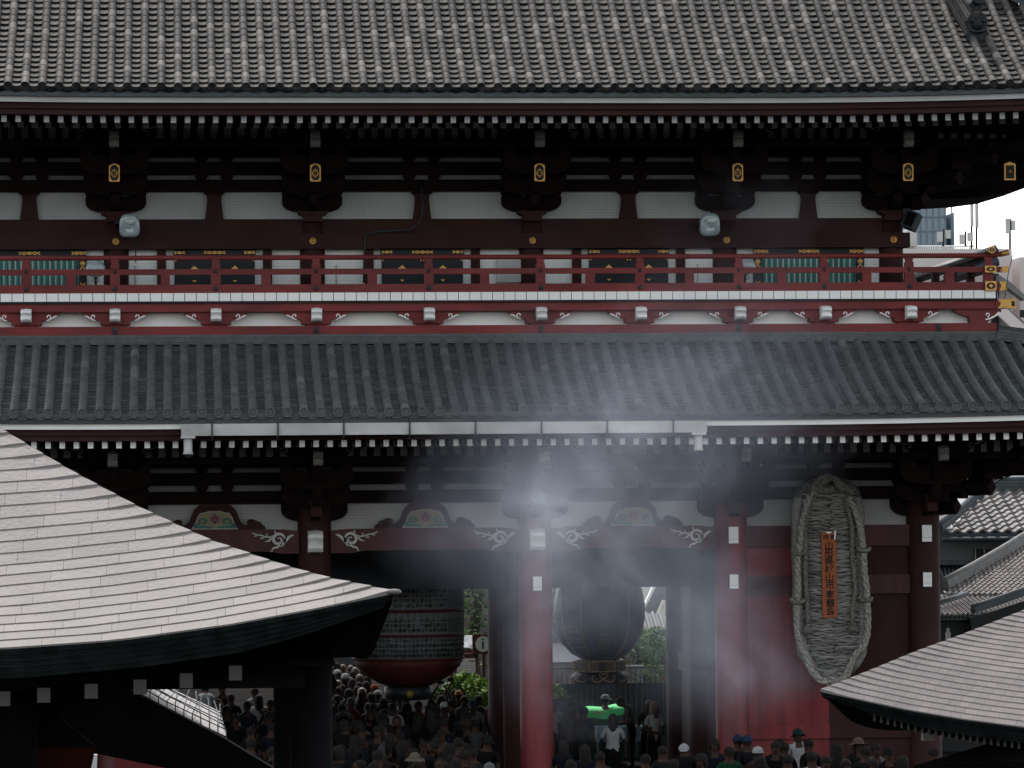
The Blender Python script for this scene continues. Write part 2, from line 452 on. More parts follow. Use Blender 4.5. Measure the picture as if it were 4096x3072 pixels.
def hip_pt(prof, s, la, xc, dz=0):
    y, z, ty, tz = prof(s); x = xc-(y-YE)
    return (x, y, z+lift(x, la)*max(0, 1-s/6)+dz)
mb = MB()
ridge_run(mb, [hip_pt(pu, s, LA_U, XCU, .02) for s in (0, .8, 1.6, 2.4, 3.2, 4.0, 4.8, 5.6, 6.4, 7.2, 8.0)], .22, .42, 4, .11)
mb.build('hip_ridge', TILED, upr, attr=True)
mb = MB()
g0 = P(3848, 148, -2.4)
xg = 16.45
pts = []
for s in (2.55, 3.2, 3.9, 4.7, 5.6, 6.6, 7.8, 8.8):
    y, z, ty, tz = pu(s); pts.append((xg-.10*(s-2.55), y, z+.04))
ridge_run(mb, pts, .20, .40, 4, .10)
mb.build('descending_ridge', TILEU, upr, attr=True)
mb = MB()                                              # demon tile at the foot of the descending ridge
y, z, ty, tz = pu(2.45)
o_ = [(-.30, 0), (.30, 0), (.34, .14), (.26, .30), (.30, .52), (.22, .66), (.13, .72), (.13, .86), (.17, .98), (.08, 1.10), (-.08, 1.10), (-.17, .98), (-.13, .86), (-.13, .72), (-.22, .66), (-.30, .52), (-.26, .30), (-.34, .14)]
mb.prism([(xg+.02+px*.72, z-.02+pz*.78) for px, pz in o_], y-.16, y+.10)
mb.ball((xg+.02, y-.17, z+.30), .13, 10, sy=.6); mb.ball((xg-.09, y-.20, z+.36), .045, 8); mb.ball((xg+.13, y-.20, z+.36), .045, 8)
mb.tube([(xg-.12, y-.17, z+.17), (xg+.02, y-.22, z+.13), (xg+.16, y-.17, z+.17)], .035, 6)
mb.tube([(xg+.02, y-.12, z+.78), (xg+.02, y-.30, z+.80)], .10, 12)
mb.build('demon_tile', BLACK, upr)

# lower roof
lwr = group_part('lower_roof', gate)
pl_, Ll = profile(YE, ZL, -1.72, 9.60, .085)
tile_slope('roof_tiles', lwr, TILEL, pl_, Ll, HX0+.12, XCL-.3, XCL, YE, .3325, .092, .20, .30, LA_L, (.15, .55, .9, .05, 1.0, .35), 'eave_tile_ends', hipoff=.3, lipz=.034)
eave(lwr, ZL, LA_L, XCL, 0, None, WHITE, HX0)
mb = MB()
zc = ZL+lift(XCL, LA_L)
mb.quad([(XCL-.1, YE, zc), (XCL-.1, 8.2-YE, zc), (CX+11.8, 9.9, 9.6), (CX+11.8, -1.7, 9.6)])
mb.quad([(HX0, 8.2-YE, ZL), (XCL-.1, 8.2-YE, zc), (CX+11.8, 9.9, 9.6), (HX0, 9.9, 9.6)])
mb.build('far_roof_slope', TILED, lwr)
mb = MB()
XR = CX+10.05+1.85                                    # right end of the balcony base
ridge_run(mb, [(HX0, -1.83, 9.55), (0, -1.83, 9.55), (XR+.05, -1.83, 9.55)], .14, .20, 4, .012)
hp = [(XR+.02, -1.86, 9.56)]
for s in (3.6, 3.2, 2.4, 1.6, .8, .1): hp.append(hip_pt(pl_, s, LA_L, XCL, .0))
ridge_run(mb, hp, .16, .24, 4, .06)
mb.build('ridge_course', TILEL, lwr, attr=True)

# gutter with iron hangers and drop pipes in front of the lower eave
gut = group_part('gutter', gate)
gx0, gx1 = P(722, 1722, YE).x, P(2824, 1722, YE).x
zt = ZL-.185; zb = ZL-.415
nseg = 8
xs_ = [gx0, P(848, 1700, YE).x]+[P(848+k*262.5, 1700, YE).x for k in range(1, 8)]+[gx1]
mb = MB()
for a, b in zip(xs_, xs_[1:]):
    mb.prism([(YE-.22, zb), (YE+.02, zb), (YE+.05, zt), (YE+.035, zt), (YE+.005, zb+.015), (YE-.205, zb+.015), (YE-.265, zt), (YE-.28, zt)], a+.012, b-.012, 0, ax='yz')
mb.build('gutter_trough', GUTM, gut)
for x in xs_[1:-1]:
    mb = MB(); mb.box(x-.014, x+.014, YE-.30, YE+.06, zb-.03, zt+.05); mb.box(x-.012, x+.012, YE-.02, YE+.06, zb-.09, zb-.03)
    mb.build('gutter_hanger', IRON, gut)
for px in (752, 2790):
    mb = MB(); x = P(px, 1750, YE).x
    mb.box(x-.14, x+.14, YE-.24, YE+.02, zb-.05, zb-.002)
    mb.lathe([(.095, -.36), (.105, -.35), (.085, -.30), (.085, -.051)], (x, YE-.11, zb), 14)
    mb.build('drop_pipe', GUTM, gut)

# ---------------------------------------------------------------- walls of the two storeys
def bracket_profile(w, wt, h, flat):
    """boat shaped bracket arm, half width wt at the top and w at the bottom, height h"""
    out = [(-wt, h), (-wt, h*.62)]
    for k in range(1, 7):
        a = PI/2*k/6
        out.append((-(w+(wt-w)*math.cos(a)), h*.62*(1-math.sin(a))))
    return out+[(-p[0], p[1]) for p in reversed(out)]
def masu(mb, x, z, w, h, y0, y1, mat=0):
    mb.prism([(x-w*.36, z), (x+w*.36, z), (x+w*.5, z+h*.45), (x+w*.5, z+h), (x-w*.5, z+h), (x-w*.5, z+h*.45)], y0, y1, mat)

def bracket_set(parent, x, zd, zs, big, mats, corner=0):
    """three stepped bracket arms over a column. zd: foot of the lowest arm; zs: heights of the three arm tops"""
    mb = MB()
    for k in range(3):
        y = -.72*k
        zt_ = zs[k]; zb_ = zs[k]-.40 if k else zd
        half = big[k]
        prof_ = bracket_profile(.30 if k == 0 else .26, half, zt_-zb_, .6)
        mb.prism([(x+a, zb_+b) for a, b in prof_], y-.10, y+.11)
        for dx in (-half+.13, 0, half-.13): masu(mb, x+dx, zt_+.001, .27, .13, y-.125, y+.135)
        # arm stepping out towards the front
        yf = max(y-.86, -1.68)
        pr = [(y+.15, zb_+.02), (y+.15, zt_-.003), (yf, zt_-.003), (yf, zt_-.16), (yf+.06, zt_-.24), (yf+.14, zb_+.06), (yf+.2, zb_+.02)]
        mb.prism(pr, x-.095, x+.095, ax='yz')
    return mb.build('bracket_set', mats, parent)

walls = MB
def storey_wall(parent, cols, zC0, zC1, zB0, zB1, zA0, zA1, ztop, plas, timber, yb=.10):
    mb = MB(); x0, x1 = cols[0]-.4, cols[-1]+.05
    mb.box(x0, x1, yb, yb+.08, zC0-.02, zC1+.02)
    mb.build('plaster_wall', plas, parent)
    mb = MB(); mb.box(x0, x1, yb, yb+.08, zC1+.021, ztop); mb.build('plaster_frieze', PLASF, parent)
    mb = MB()
    for za, zb_ in ((zC1, zB0-.0), (zB1, zA0), (zA1, ztop)):
        mb.box(x0, x1+.25, -.05, yb-.002, za, zb_)
    # blocks that break the two upper slots
    xs = []
    for c in cols: xs += [c-.51, c+.51]
    for a, b in zip(cols, cols[1:]): xs += [(a+b)/2-.265, (a+b)/2+.265]
    for za, zb_ in ((zB0, zB1), (zA0, zA1)):
        for x in xs:
            h = zb_-za
            mb.prism([(x-.09, za+.001), (x+.09, za+.001), (x+.13, za+h*.5), (x+.135, zb_-.001), (x-.135, zb_-.001), (x-.13, za+h*.5)], -.075, yb-.003)
        for c in cols: mb.box(c-.13, c+.13, -.08, yb-.003, za+.001, zb_-.001)
        for a, b in zip(cols, cols[1:]):
            mb.box((a+b)/2-.13-.0, (a+b)/2+.13, -.03, -.02, za-.001, za)
    return mb.build('tie_beam', timber, parent)

# upper storey
zC0, zC1, zB0, zB1, zA0, zA1 = 12.27, 12.85, 13.10, 13.205, 13.475, 13.575
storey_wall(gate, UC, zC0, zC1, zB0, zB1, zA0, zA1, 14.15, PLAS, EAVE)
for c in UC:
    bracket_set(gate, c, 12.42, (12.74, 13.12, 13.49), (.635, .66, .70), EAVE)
    mb = MB(); masu(mb, c, 12.325, .62, .095, -.30, .099); mb.box(c-.20, c+.20, -.28, .098, 12.20, 12.324)
    mb.build('bearing_block', REDD, gate)
for a, b in zip(UC, UC[1:]):
    c = (a+b)/2
    mb = MB()
    out = [(-.195, 0), (-.165, .22), (-.148, .40), (-.150, .46), (-.175, .52), (-.22, .535), (-.22, .578)]
    mb.prism([(c+p, 12.272+q) for p, q in out]+[(c-p, 12.272+q) for p, q in reversed(out)], -.04, .098)
    mb.build('strut', REDD, gate)
    mb = MB(); masu(mb, c, 12.80, .44, .10, -.11, -.042); mb.build('bearing_block', EAVE, gate)
# head beam, nageshi beam and rosettes
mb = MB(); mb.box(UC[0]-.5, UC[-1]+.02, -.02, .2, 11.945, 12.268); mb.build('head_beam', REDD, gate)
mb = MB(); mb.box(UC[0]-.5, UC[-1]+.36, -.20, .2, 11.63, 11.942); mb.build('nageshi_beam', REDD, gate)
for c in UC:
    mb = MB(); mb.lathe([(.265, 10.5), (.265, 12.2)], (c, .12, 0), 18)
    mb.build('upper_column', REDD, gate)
def rosette(parent, x, y, z, r):
    mb = MB()
    rows = []
    for k, (q, d) in enumerate(((1.0, 0), (1.0, .02), (.80, .035), (.45, .03), (.36, .055), (.15, .065))):
        rows.append([(x+r*q*(1-(.16 if (k in (0, 1, 2) and j % 3 == 0) else 0))*math.cos(2*PI*j/30), y-d, z+r*q*(1-(.16 if (k in (0, 1, 2) and j % 3 == 0) else 0))*math.sin(2*PI*j/30)) for j in range(30)])
    mb.grid(rows, 0, 0, False, True); mb.quad(rows[-1])
    return mb.build('gilt_rosette', GOLD, parent)
for c in UC: rosette(gate, c, -.202, 11.79, .082)

# gilt plaques on the tail rafters, and the pale scroll ends above them
for c in UC:
    mb = MB(); mb.prism([(-1.2, 13.42), (-1.2, 13.18), (-1.90, 12.90), (-1.90, 13.27)], c-.105, c+.105, ax='yz')
    o_ = mb.build('tail_rafter', EAVE, gate)
    mb = MB(); w = .108
    out = [(-w, 12.90), (w, 12.90), (w, 13.235), (0, 13.275), (-w, 13.235)]
    mb.prism([(c+p, q) for p, q in out], -1.925, -1.905, 1)
    # gilt frame
    fr = [(p*.99, q) for p, q in out]
    for p, q in zip(out, out[1:]+out[:1]):
        mb.ribbon([(c+p[0]*.9, 13.08+(p[1]-13.08)*.94), (c+q[0]*.9, 13.08+(q[1]-13.08)*.94)], .024, -1.926, .008, 0)
    for sx in (-1, 1):
        for sz in (-1, 1):
            mb.quad([(c+sx*.092, -1.9345, 13.075+sz*.155), (c+sx*.045, -1.9345, 13.075+sz*.155), (c+sx*.092, -1.9345, 13.075+sz*.09)], 0)
    dm = [(0, .088), (.03, .055), (.055, .02), (.06, 0), (.055, -.02), (.03, -.055), (0, -.088), (-.03, -.055), (-.055, -.02), (-.06, 0), (-.055, .02), (-.03, .055)]
    mb.ribbon([(c+p, 13.07+q) for p, q in dm+dm[:1]], .014, -1.926, .01, 0)
    for q in (-.045, 0, .045): mb.ball((c, -1.93, 13.07+q), .018, 8)
    for q in (-.03, .03): mb.ball((c+q, -1.93, 13.07), .014, 8)
    mb.build('gilt_plaque', [GOLD, BLACK], gate)
def scroll_end(parent, x, y, z0, z1, w, mat, name='scroll_end', bulge=.14):
    h = z1-z0
    prof_ = [(0, 1.0), (-.55, .97), (-.95, .82), (-1.0, .66), (-.82, .52), (-.74, .48), (-.95, .38), (-.98, .22), (-.80, .08), (-.3, 0), (0, 0)]
    mb = MB(); rows = []
    for u in (-1, -.86, -.4, 0, .4, .86, 1):
        pk = .045*h*(1-abs(u))
        rows.append([(x+u*w/2, y+bulge*p*(1-.10*abs(u)**3), z0+h*q+pk*(1 if q > .3 else .4)) for p, q in prof_])
    i = len(mb.v); mb.grid(rows, 0, 0, False); n = len(prof_)
    mb.poly(range(i, i+n)); mb.poly(range(i+6*n+n-1, i+6*n-1, -1))
    for q in range(6): mb.poly((i+q*n, i+(q+1)*n, i+(q+1)*n+n-1, i+q*n+n-1))
    return mb.build(name, mat, parent)
for c in UC: scroll_end(gate, c, -1.96, 13.60, 13.96, .20, PLASL, bulge=.16)
for c in LC: scroll_end(gate, c, -2.2, ZL-.98, ZL-.66, .20, PLASL, bulge=.22)

# white boards between the rafters over the outer purlin, and the purlin itself
def purlin(parent, cols, z0, z1, zp, xr, hx0):
    mb = MB(); mb.box(hx0, xr, -1.62, -1.56, z0, z1); mb.build('rafter_infill_board', PLASL, parent)
    mb = MB(); mb.box(hx0, xr, -1.80, -1.50, zp, z0-.001)
    x = hx0
    while x < xr:
        mb.box(x+.075, x+.205, -1.70, -1.622, z0, z1+.02); x += .2765
    mb.build('outer_purlin', EAVE, parent)
    for c in cols:
        mb = MB(); mb.box(c-.60, c+.60, -1.95, -1.71, z0-.10, z1+.03)
        for s in (-1, 1):
            mb.prism([(c+s*.601, z0+.0), (c+s*.601, z1), (c+s*1.02, z1), (c+s*.86, z0+(z1-z0)*.55), (c+s*.72, z0+(z1-z0)*.5)], -1.93, -1.75)
        o_ = mb.build('purlin_bracket', EAVE, parent)
        for s in (-1, 1):
            mb = MB(); zz = z0+(z1-z0)*.45
            mb.ribbon([(c+s*(.92-.055*k), zz+.12-.075*(k/4)**.8) for k in range(5)], [.012, .02, .024, .022, .018], -1.951+.018, .012)
            mb.ribbon([(c+s*(.66+(.07-.008*k)*math.cos(k*.75+1)), zz+.02+(.07-.008*k)*math.sin(k*.75+1)) for k in range(8)], .016, -1.951, .012)
            mb.build('scroll_ornament', PLASL, o_)
purlin(gate, UC, 13.80, 14.12, 13.62, XCU-3.6, HX0)
purlin(gate, LC, ZL-.78, ZL-.55, ZL-.93, XCL-3.6, HX0)
def interp_(tab, x):
    for (a, b), (c, d) in zip(tab, tab[1:]):
        if x <= c: return b+(d-b)*(x-a)/(c-a)
    return tab[-1][1]
# ---------------------------------------------------------------- upper storey wall behind the railing
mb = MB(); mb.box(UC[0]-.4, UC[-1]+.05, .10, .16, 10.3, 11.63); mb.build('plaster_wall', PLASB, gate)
mb = MB(); mb.box(UC[0]-.4, UC[-1]+.1, -.06, .098, 10.42, 10.60); mb.build('sill_beam', REDD, gate)
def gilt_strip(mb, x0, x1, z, y, h=.075, vert=False):
    n = max(2, int(abs(x1-x0)/.10))
    for k in range(n):
        a = x0+(x1-x0)*k/n; b = x0+(x1-x0)*(k+1)/n
        for (p, q) in (((a, z-h/2), (b, z+h/2)), ((a, z+h/2), (b, z-h/2))):
            if vert: p, q = (z+(p[1]-z), p[0]), (z+(q[1]-z), q[0])
            mb.ribbon([p, q], .02, y, .006)
    m_ = (x0+x1)/2
    c = (z, m_) if vert else (m_, z)
    mb.ball((c[0], y-.004, c[1]), h*.42, 8, sy=.3)
def door_pair(c, hw):
    mb = MB(); d = None
    fr = MB(); fr.box(c-hw-.02, c+hw+.02, -.03, .097, 11.50, 11.625); fr.build('door_head', BLACK, gate)
    for s in (-1, 1):
        mb = MB()
        x0, x1 = sorted((c+s*.004, c+s*hw))
        mb.box(x0, x1, .02, .097, 10.603, 11.498)
        mb.box(x0+.03, x1-.03, .012, .019, 10.72, 11.45)
        d = mb.build('door_leaf', BLACK, gate)
        g = MB(); xm = (x0+x1)/2
        g.prism([(xm-.085, 11.185), (xm+.085, 11.185), (xm+.075, 11.225), (xm, 11.29), (xm-.075, 11.225)], .000, .011)
        g.prism([(xm-.05, 10.985), (xm, 10.94), (xm+.05, 10.985)], .000, .011)
        for sx in (x0+.035, x1-.035):
            q = 1 if sx < xm else -1
            g.prism([(sx-.02*q, 10.78), (sx+.055*q, 10.78), (sx+.035*q, 10.85), (sx-.005*q, 10.90), (sx-.02*q, 10.87)], .000, .011)
            g.prism([(sx-.02*q, 11.44), (sx+.05*q, 11.44), (sx-.02*q, 11.37)], .000, .011)
        g.build('gilt_fitting', GOLD, d)
    for a, b in ((-hw, -hw+.22), (-.22, .22), (hw-.22, hw)):
        g = MB(); gilt_strip(g, c+a, c+b, 11.565, -.032, .05); g.build('gilt_fitting', GOLD, gate)
def lattice_window(c, hw):
    mb = MB()
    mb.box(c-hw-.17, c+hw+.17, -.02, .097, 11.50, 11.625); mb.box(c-hw-.17, c+hw+.17, -.02, .097, 10.602, 10.78)
    for s in (-1, 1): mb.box(*sorted((c+s*(hw+.001), c+s*(hw+.17))), -.02, .097, 10.781, 11.499)
    w = mb.build('window_frame', BLACK, gate)
    mb = MB(); n = int(2*hw/.118)
    for k in range(n):
        x = c-hw+(k+.5)*2*hw/n; r = hw/n
        mb.prism([(x-r*.68, 0.06), (x, .005), (x+r*.68, .06), (x+r*.68, .09), (x-r*.68, .09)], 10.781, 11.499, ax='xy')
    mb.build('lattice', GREENL, w)
    mb = MB(); mb.box(c-hw, c+hw, .091, .097, 10.781, 11.499); mb.build('window_screen', PLASB, w)
    for a in [(c-.22, c+.22, 11.56, -.022, .06), (c-hw-.16, c-hw+.14, 11.56, -.022, .06), (c+hw-.14, c+hw+.16, 11.56, -.022, .06), (c-.3, c+.3, 10.72, -.022, .03)]+[(z0, z1, c+s*(hw+.085), -.022, .10, True) for s in (-1, 1) for z0, z1 in ((11.22, 11.46), (10.66, 10.94))]:
        g = MB(); gilt_strip(g, *a); g.build('gilt_fitting', GOLD, w)
for i, (a, b) in enumerate(zip(UC, UC[1:])):
    c = (a+b)/2
    if i in (1, 2, 3):
        hw = .86 if i == 2 else .845
        door_pair(c, hw)
        for s in (-1, 1):
            mb = MB(); mb.box(*sorted((c+s*(hw+.17), c+s*(hw+.36))), -.02, .097, 10.603, 11.62)
            mb.build('wall_post', REDD, gate)
    else:
        lattice_window(c, 1.02)
# small grey cabinets and conduits on the upper wall
mb = MB(); x = P(1985, 1060, .08).x
mb.box(x, x+.52, .0, .098, 10.92, 11.40); mb.box(x+.06, x+.10, -.012, -.001, 11.18, 11.27); mb.build('switch_cabinet', GREYW, gate)
for px in (1345, 1475, 2045, 540, 2790, 1490):
    mb = MB(); x = P(px, 1120, .08).x; mb.box(x-.06, x+.06, .02, .098, 10.70, 10.84); mb.tube([(x, .06, 10.84), (x, .06, 11.3)], .012, 6); mb.build('junction_box', GREYW, gate)
mb = MB()                                             # conduit that climbs the front of the upper wall
c0 = [P(*q, -.24) for q in ((1455, 1130), (1458, 1000), (1462, 940), (1500, 928), (1640, 920), (1680, 890), (1690, 845), (1687, 750))]
mb.tube(c0, .022, 8); mb.build('conduit', IRON, gate)

# ---------------------------------------------------------------- balcony
bal = group_part('balcony', gate)
YB = -1.95
xb1 = UC[-1]+1.88; xb0 = UC[0]-.2
NX = []
for a, b in zip(UC, UC[1:]): NX += [a, (a+b)/2]
NX.append(UC[-1])
XB0 = -4.0
# white faced floor edge: one tile after another
mb = MB(); x = UC[1]-6*.2345*4+.117-.002; 
tw = .2345
k = 0; xt = UC[2]-tw/2-tw*32
while xt+tw < xb1+.02:
    if xt > XB0: mb.box(xt+.007, xt+tw-.007, YB-.02, YB+.1, 10.438, 10.605)
    xt += tw
mb.build('floor_edge_tiles', WHITE, bal)
mb = MB(); mb.box(XB0, xb1-.02, YB-.005, 0, 10.40, 10.437); mb.box(XB0, xb1-.03, YB+.0, -.05, 10.437, 10.604); mb.build('balcony_floor', BLACK, bal)
# edge beam under the floor, base beam on the roof
mb = MB(); mb.box(XB0, xb1-.05, YB+.06, YB+.30, 10.225, 10.399); mb.build('edge_beam', RED, bal)
mb = MB(); mb.box(XB0, XR, YB+.10, YB+.5, 9.70, 9.928); mb.build('base_beam', RED, bal)
mb = MB(); mb.box(XB0, XR-.05, YB+.42, YB+.46, 9.928, 10.22); mb.build('plaster_infill', WHITE, bal)
# side return of the balcony
mb = MB(); mb.box(xb1-.28, xb1-.05, YB+.30, 9.5, 10.225, 10.399); mb.box(XR-.4, XR, YB+.5, 9.5, 9.70, 9.928); mb.build('side_beam', RED, bal)
mb = MB(); mb.box(XR-.1, XR-.06, YB+.45, 9.5, 9.93, 10.22); mb.build('plaster_infill', WHITE, bal)
mb = MB()
for k in range(46): mb.box(xb1-.1, xb1, YB+.10+k*tw+.007, YB+.10+(k+1)*tw-.007, 10.438, 10.605)
mb.build('floor_edge_tiles', WHITE, bal)
def bal_bracket(x, right_end=False):
    mb = MB()
    out = [(-.32, .0), (-.32, .095), (-.42, .10)]
    side = [(.31, .03), (.31, .0-.0), (.0, .0)]
    pr = [(-.22, 9.929), (-.22, 9.965), (-.31, 9.967), (-.31, 10.05), (-.36, 10.062), (-.44, 10.08), (-.50, 10.11), (-.55, 10.14), (-.60, 10.155), (-.66, 10.20), (-.70, 10.224)]
    pts = [(x+a, b) for a, b in pr]+[(x-a, b) for a, b in reversed(pr)]
    mb.prism(pts, YB+.14, YB+.41)
    mb.prism([(x-.30, 9.968), (x+.30, 9.968), (x+.30, 10.048), (x-.30, 10.048)], YB+.06, YB+.139)
    o = mb.build('balcony_bracket', RED, bal)
    for s in (-1, 1):
        mb = MB(); e = [(-.40*s, 10.052), (-.46*s, 10.078), (-.53*s, 10.115), (-.57*s, 10.14), (-.62*s, 10.152)]
        mb.ribbon([(x+a, b) for a, b in e], [.012, .026, .022, .026, .014], YB+.138, .012)
        cc = (x-.445*s, 10.135)
        sp = []
        for k in range(14):
            t = k/13; a = -PI/2+t*PI*1.75; r = .052*(1-t*.62)
            sp.append((cc[0]+s*(-r*math.cos(a))*1, cc[1]+r*math.sin(a)))
        mb.ribbon(sp, [.018+.006*(k > 9) for k in range(14)], YB+.138, .012)
        mb.build('scroll_ornament', WHITE, bal)
    scroll_end(bal, x, YB+.02, 10.0, 10.285, .215, WHITE2, 'carved_nose', .30)
for x in NX: bal_bracket(x)
x = xb1-.28                                           # half bracket at the corner
mb = MB(); mb.prism([(x-.30, 9.93), (x+.05, 9.93), (x+.10, 9.97), (x+.20, 10.03), (x+.30, 10.13), (x+.36, 10.16), (x+.36, 10.224), (x-.66, 10.224), (x-.60, 10.16), (x-.44, 10.09), (x-.31, 10.05)], YB+.13, YB+.41); o_ = mb.build('balcony_bracket', RED, bal)
mb = MB(); mb.ribbon([(x+.02, 10.0), (x+.12, 10.02), (x+.22, 10.07), (x+.32, 10.15)], [.02, .03, .03, .05], YB+.128, .012); mb.ribbon([(x+.06+.05*(1-k/12*.6)*math.cos(-PI/2+k*.45), 10.10+.05*(1-k/12*.6)*math.sin(-PI/2+k*.45)) for k in range(13)], .018, YB+.128, .012)
mb.build('scroll_ornament', WHITE, bal)
mb = MB(); mb.box(xb1-.06, xb1+.26, YB+.02, YB+.26, 10.235, 10.395); mb.build('beam_end', RED, bal)
mb = MB(); mb.box(xb1+.12, xb1+.36, YB-.0, YB+.28, 10.225, 10.42); mb.prism([(xb1-.02, 10.23), (xb1+.119, 10.235), (xb1+.119, 10.41), (xb1-.02, 10.41), (xb1+.05, 10.32)], YB+.005, YB+.019); mb.box(xb1+.27, xb1+.34, YB-.006, YB-.001, 10.27, 10.375, 1)
mb.build('gilt_cap', [GOLD, BLACK], bal)
# iron rings on the base beam
for x in (UC[1], UC[2], UC[3], UC[4], UC[5]+.62):
    mb = MB(); mb.lathe([(.055, -.02), (.05, .02)], (0, 0, 0), 12)
    mb.v = [(x+a, YB+.09-c*.8, 9.87+b) for a, b, c in mb.v]
    pts = [(x+.035*math.cos(a), YB+.065, 9.79+.05*math.sin(a)) for a in [2*PI*q/14 for q in range(15)]]
    mb.tube(pts, .016, 6, cap=False)
    mb.build('iron_ring', IRON, bal)
# railing
rail = group_part('railing', gate)
YR = -1.88
ex = xb1+.24
mb = MB(); pts = [(XB0, YR, 11.335), (xb1-.5, YR, 11.335), (xb1-.1, YR, 11.345), (xb1+.10, YR, 11.37), (ex-.02, YR, 11.40)]
mb.tube(pts, .052, 12); mb.build('top_rail', RED, rail)
mb = MB(); mb.tube([(xb1+.06, YR, 11.362), (ex, YR, 11.402)], .057, 12); mb.build('gilt_cap', GOLD, rail)
mb = MB(); mb.box(XB0, xb1+.06, YR-.045, YR+.045, 10.985, 11.10); mb.build('middle_rail', RED, rail)
mb = MB(); mb.prism([(xb1+.061, 10.98), (xb1+.22, 10.985), (xb1+.22, 11.115), (xb1+.061, 11.105), (xb1+.10, 11.05)], YR-.05, YR+.05); mb.build('gilt_cap', GOLD, rail)
mb = MB(); mb.box(XB0, xb1+.02, YR-.06, YR+.06, 10.608, 10.78); mb.build('bottom_rail', RED, rail)
mb = MB(); mb.prism([(xb1+.021, 10.60), (xb1+.18, 10.605), (xb1+.18, 10.79), (xb1+.021, 10.785), (xb1+.06, 10.70)], YR-.065, YR+.065); mb.build('gilt_cap', GOLD, rail)
# the side railing that runs back from the corner
xs_r = xb1-.18
mb = MB(); mb.tube([(xs_r, YR-.28, 11.43), (xs_r, YR-.05, 11.40), (xs_r, YR+.4, 11.36), (xs_r, 9.5, 11.35)], .052, 12); mb.build('top_rail', REDD, rail)
mb = MB(); mb.tube([(xs_r, YR-.30, 11.436), (xs_r, YR-.16, 11.42)], .072, 14); mb.lathe([(.05, 0), (.05, .004)], (0, 0, 0), 12, 1)
n_ = len(mb.v)-24
for q in range(n_, len(mb.v)): a, b, c = mb.v[q]; mb.v[q] = (xs_r+a, YR-.303-c, 11.436+b)
mb.prism([(xs_r-.02, 11.436), (xs_r, 11.405), (xs_r+.02, 11.436), (xs_r, 11.467)], YR-.312, YR-.308, 0)
mb.build('gilt_cap', [GOLD, BLACK], rail)
for (z0, z1, hx, nm) in ((10.985, 11.10, .045, 'middle_rail'), (10.608, 10.78, .06, 'bottom_rail')):
    mb = MB(); mb.box(xs_r-hx, xs_r+hx, YR-.12, 9.5, z0, z1); mb.build(nm, REDD, rail)
    mb = MB(); w = .118; h = (z1-z0)/2+.012; zc = (z0+z1)/2
    mb.box(xs_r-w, xs_r+w, YR-.16, YR-.121, zc-h, zc+h)
    mb.prism([(xs_r+w*.8*math.cos(a), zc+h*.72*math.sin(a)) for a in [2*PI*q/16 for q in range(16)]], YR-.166, YR-.161, 1)
    mb.prism([(xs_r-w*.4, zc), (xs_r, zc-h*.42), (xs_r+w*.4, zc), (xs_r, zc+h*.42)], YR-.172, YR-.167, 0)
    mb.build('gilt_cap', [GOLD, BLACK], rail)
def post(x, y=YR, mt=RED):
    mb = MB()
    out = [(-.100, 10.781), (-.100, 10.984)]
    mb.box(x-.100, x+.100, y-.075, y+.075, 10.781, 10.984)
    pr = [(-.092, 11.101), (-.088, 11.19), (-.062, 11.235), (-.062, 11.245), (-.082, 11.25), (-.082, 11.30)]
    mb.box(x-.088, x+.088, y-.04, y+.04, 10.984, 11.102)
    mb.prism([(x+a, b) for a, b in pr]+[(x-a, b) for a, b in reversed(pr)], y-.07, y+.07)
    o = mb.build('rail_post', mt, rail)
    for r, z, d in ((.037, 11.045, .048), (.054, 10.695, .062)):
        mb = MB(); rows = [[(x+r*q*math.cos(2*PI*j/14), y-d-e, z+r*q*math.sin(2*PI*j/14)) for j in range(14)] for q, e in ((1, 0), (.95, .015), (.6, .03), (.05, .036))]
        mb.grid(rows, 0, 0, True, True)
        mb.build('rail_stud', IRON, rail)
for x in NX: post(x)
post(xs_r-.02, YR+.02)
for a, b in zip(NX, NX[1:]+[xb1-.18]):
    mb = MB(); x = (a+b)/2; mb.box(x-.095, x+.095, YR-.06, YR+.06, 10.781, 10.984); mb.build('short_post', RED, rail)
for k in range(5):
    y = YR+1.9*(k+1)
    if y < 9.4:
        mb = MB(); mb.box(xs_r-.08, xs_r+.08, y-.09, y+.09, 10.781, 11.30); mb.build('rail_post', REDD, rail)

# ---------------------------------------------------------------- lower storey
zC0, zC1, zB0, zB1, zA0, zA1 = 5.72, 6.275, 6.545, 6.67, 6.935, 7.035
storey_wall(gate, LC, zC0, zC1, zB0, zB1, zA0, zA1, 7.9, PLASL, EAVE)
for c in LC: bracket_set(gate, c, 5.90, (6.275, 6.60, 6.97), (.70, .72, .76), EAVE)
for c in LC:
    mb = MB(); mb.box(c-.11, c+.11, -1.10, -.30, 6.0, 6.22); masu(mb, c, 6.22, .3, .14, -1.12, -.3); mb.build('bracket_arm', REDD, gate)
# columns, front, middle and back rows
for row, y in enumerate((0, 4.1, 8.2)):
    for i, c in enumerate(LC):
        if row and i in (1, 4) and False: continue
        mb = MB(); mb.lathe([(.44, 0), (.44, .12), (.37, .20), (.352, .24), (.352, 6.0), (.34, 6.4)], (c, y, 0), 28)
        mb.build('column', (REDN if i in (3, 4) else (REDL if i == 1 else REDD)) if row == 0 else REDD, gate)  # front row: brighter and darker reds stand for light and shade
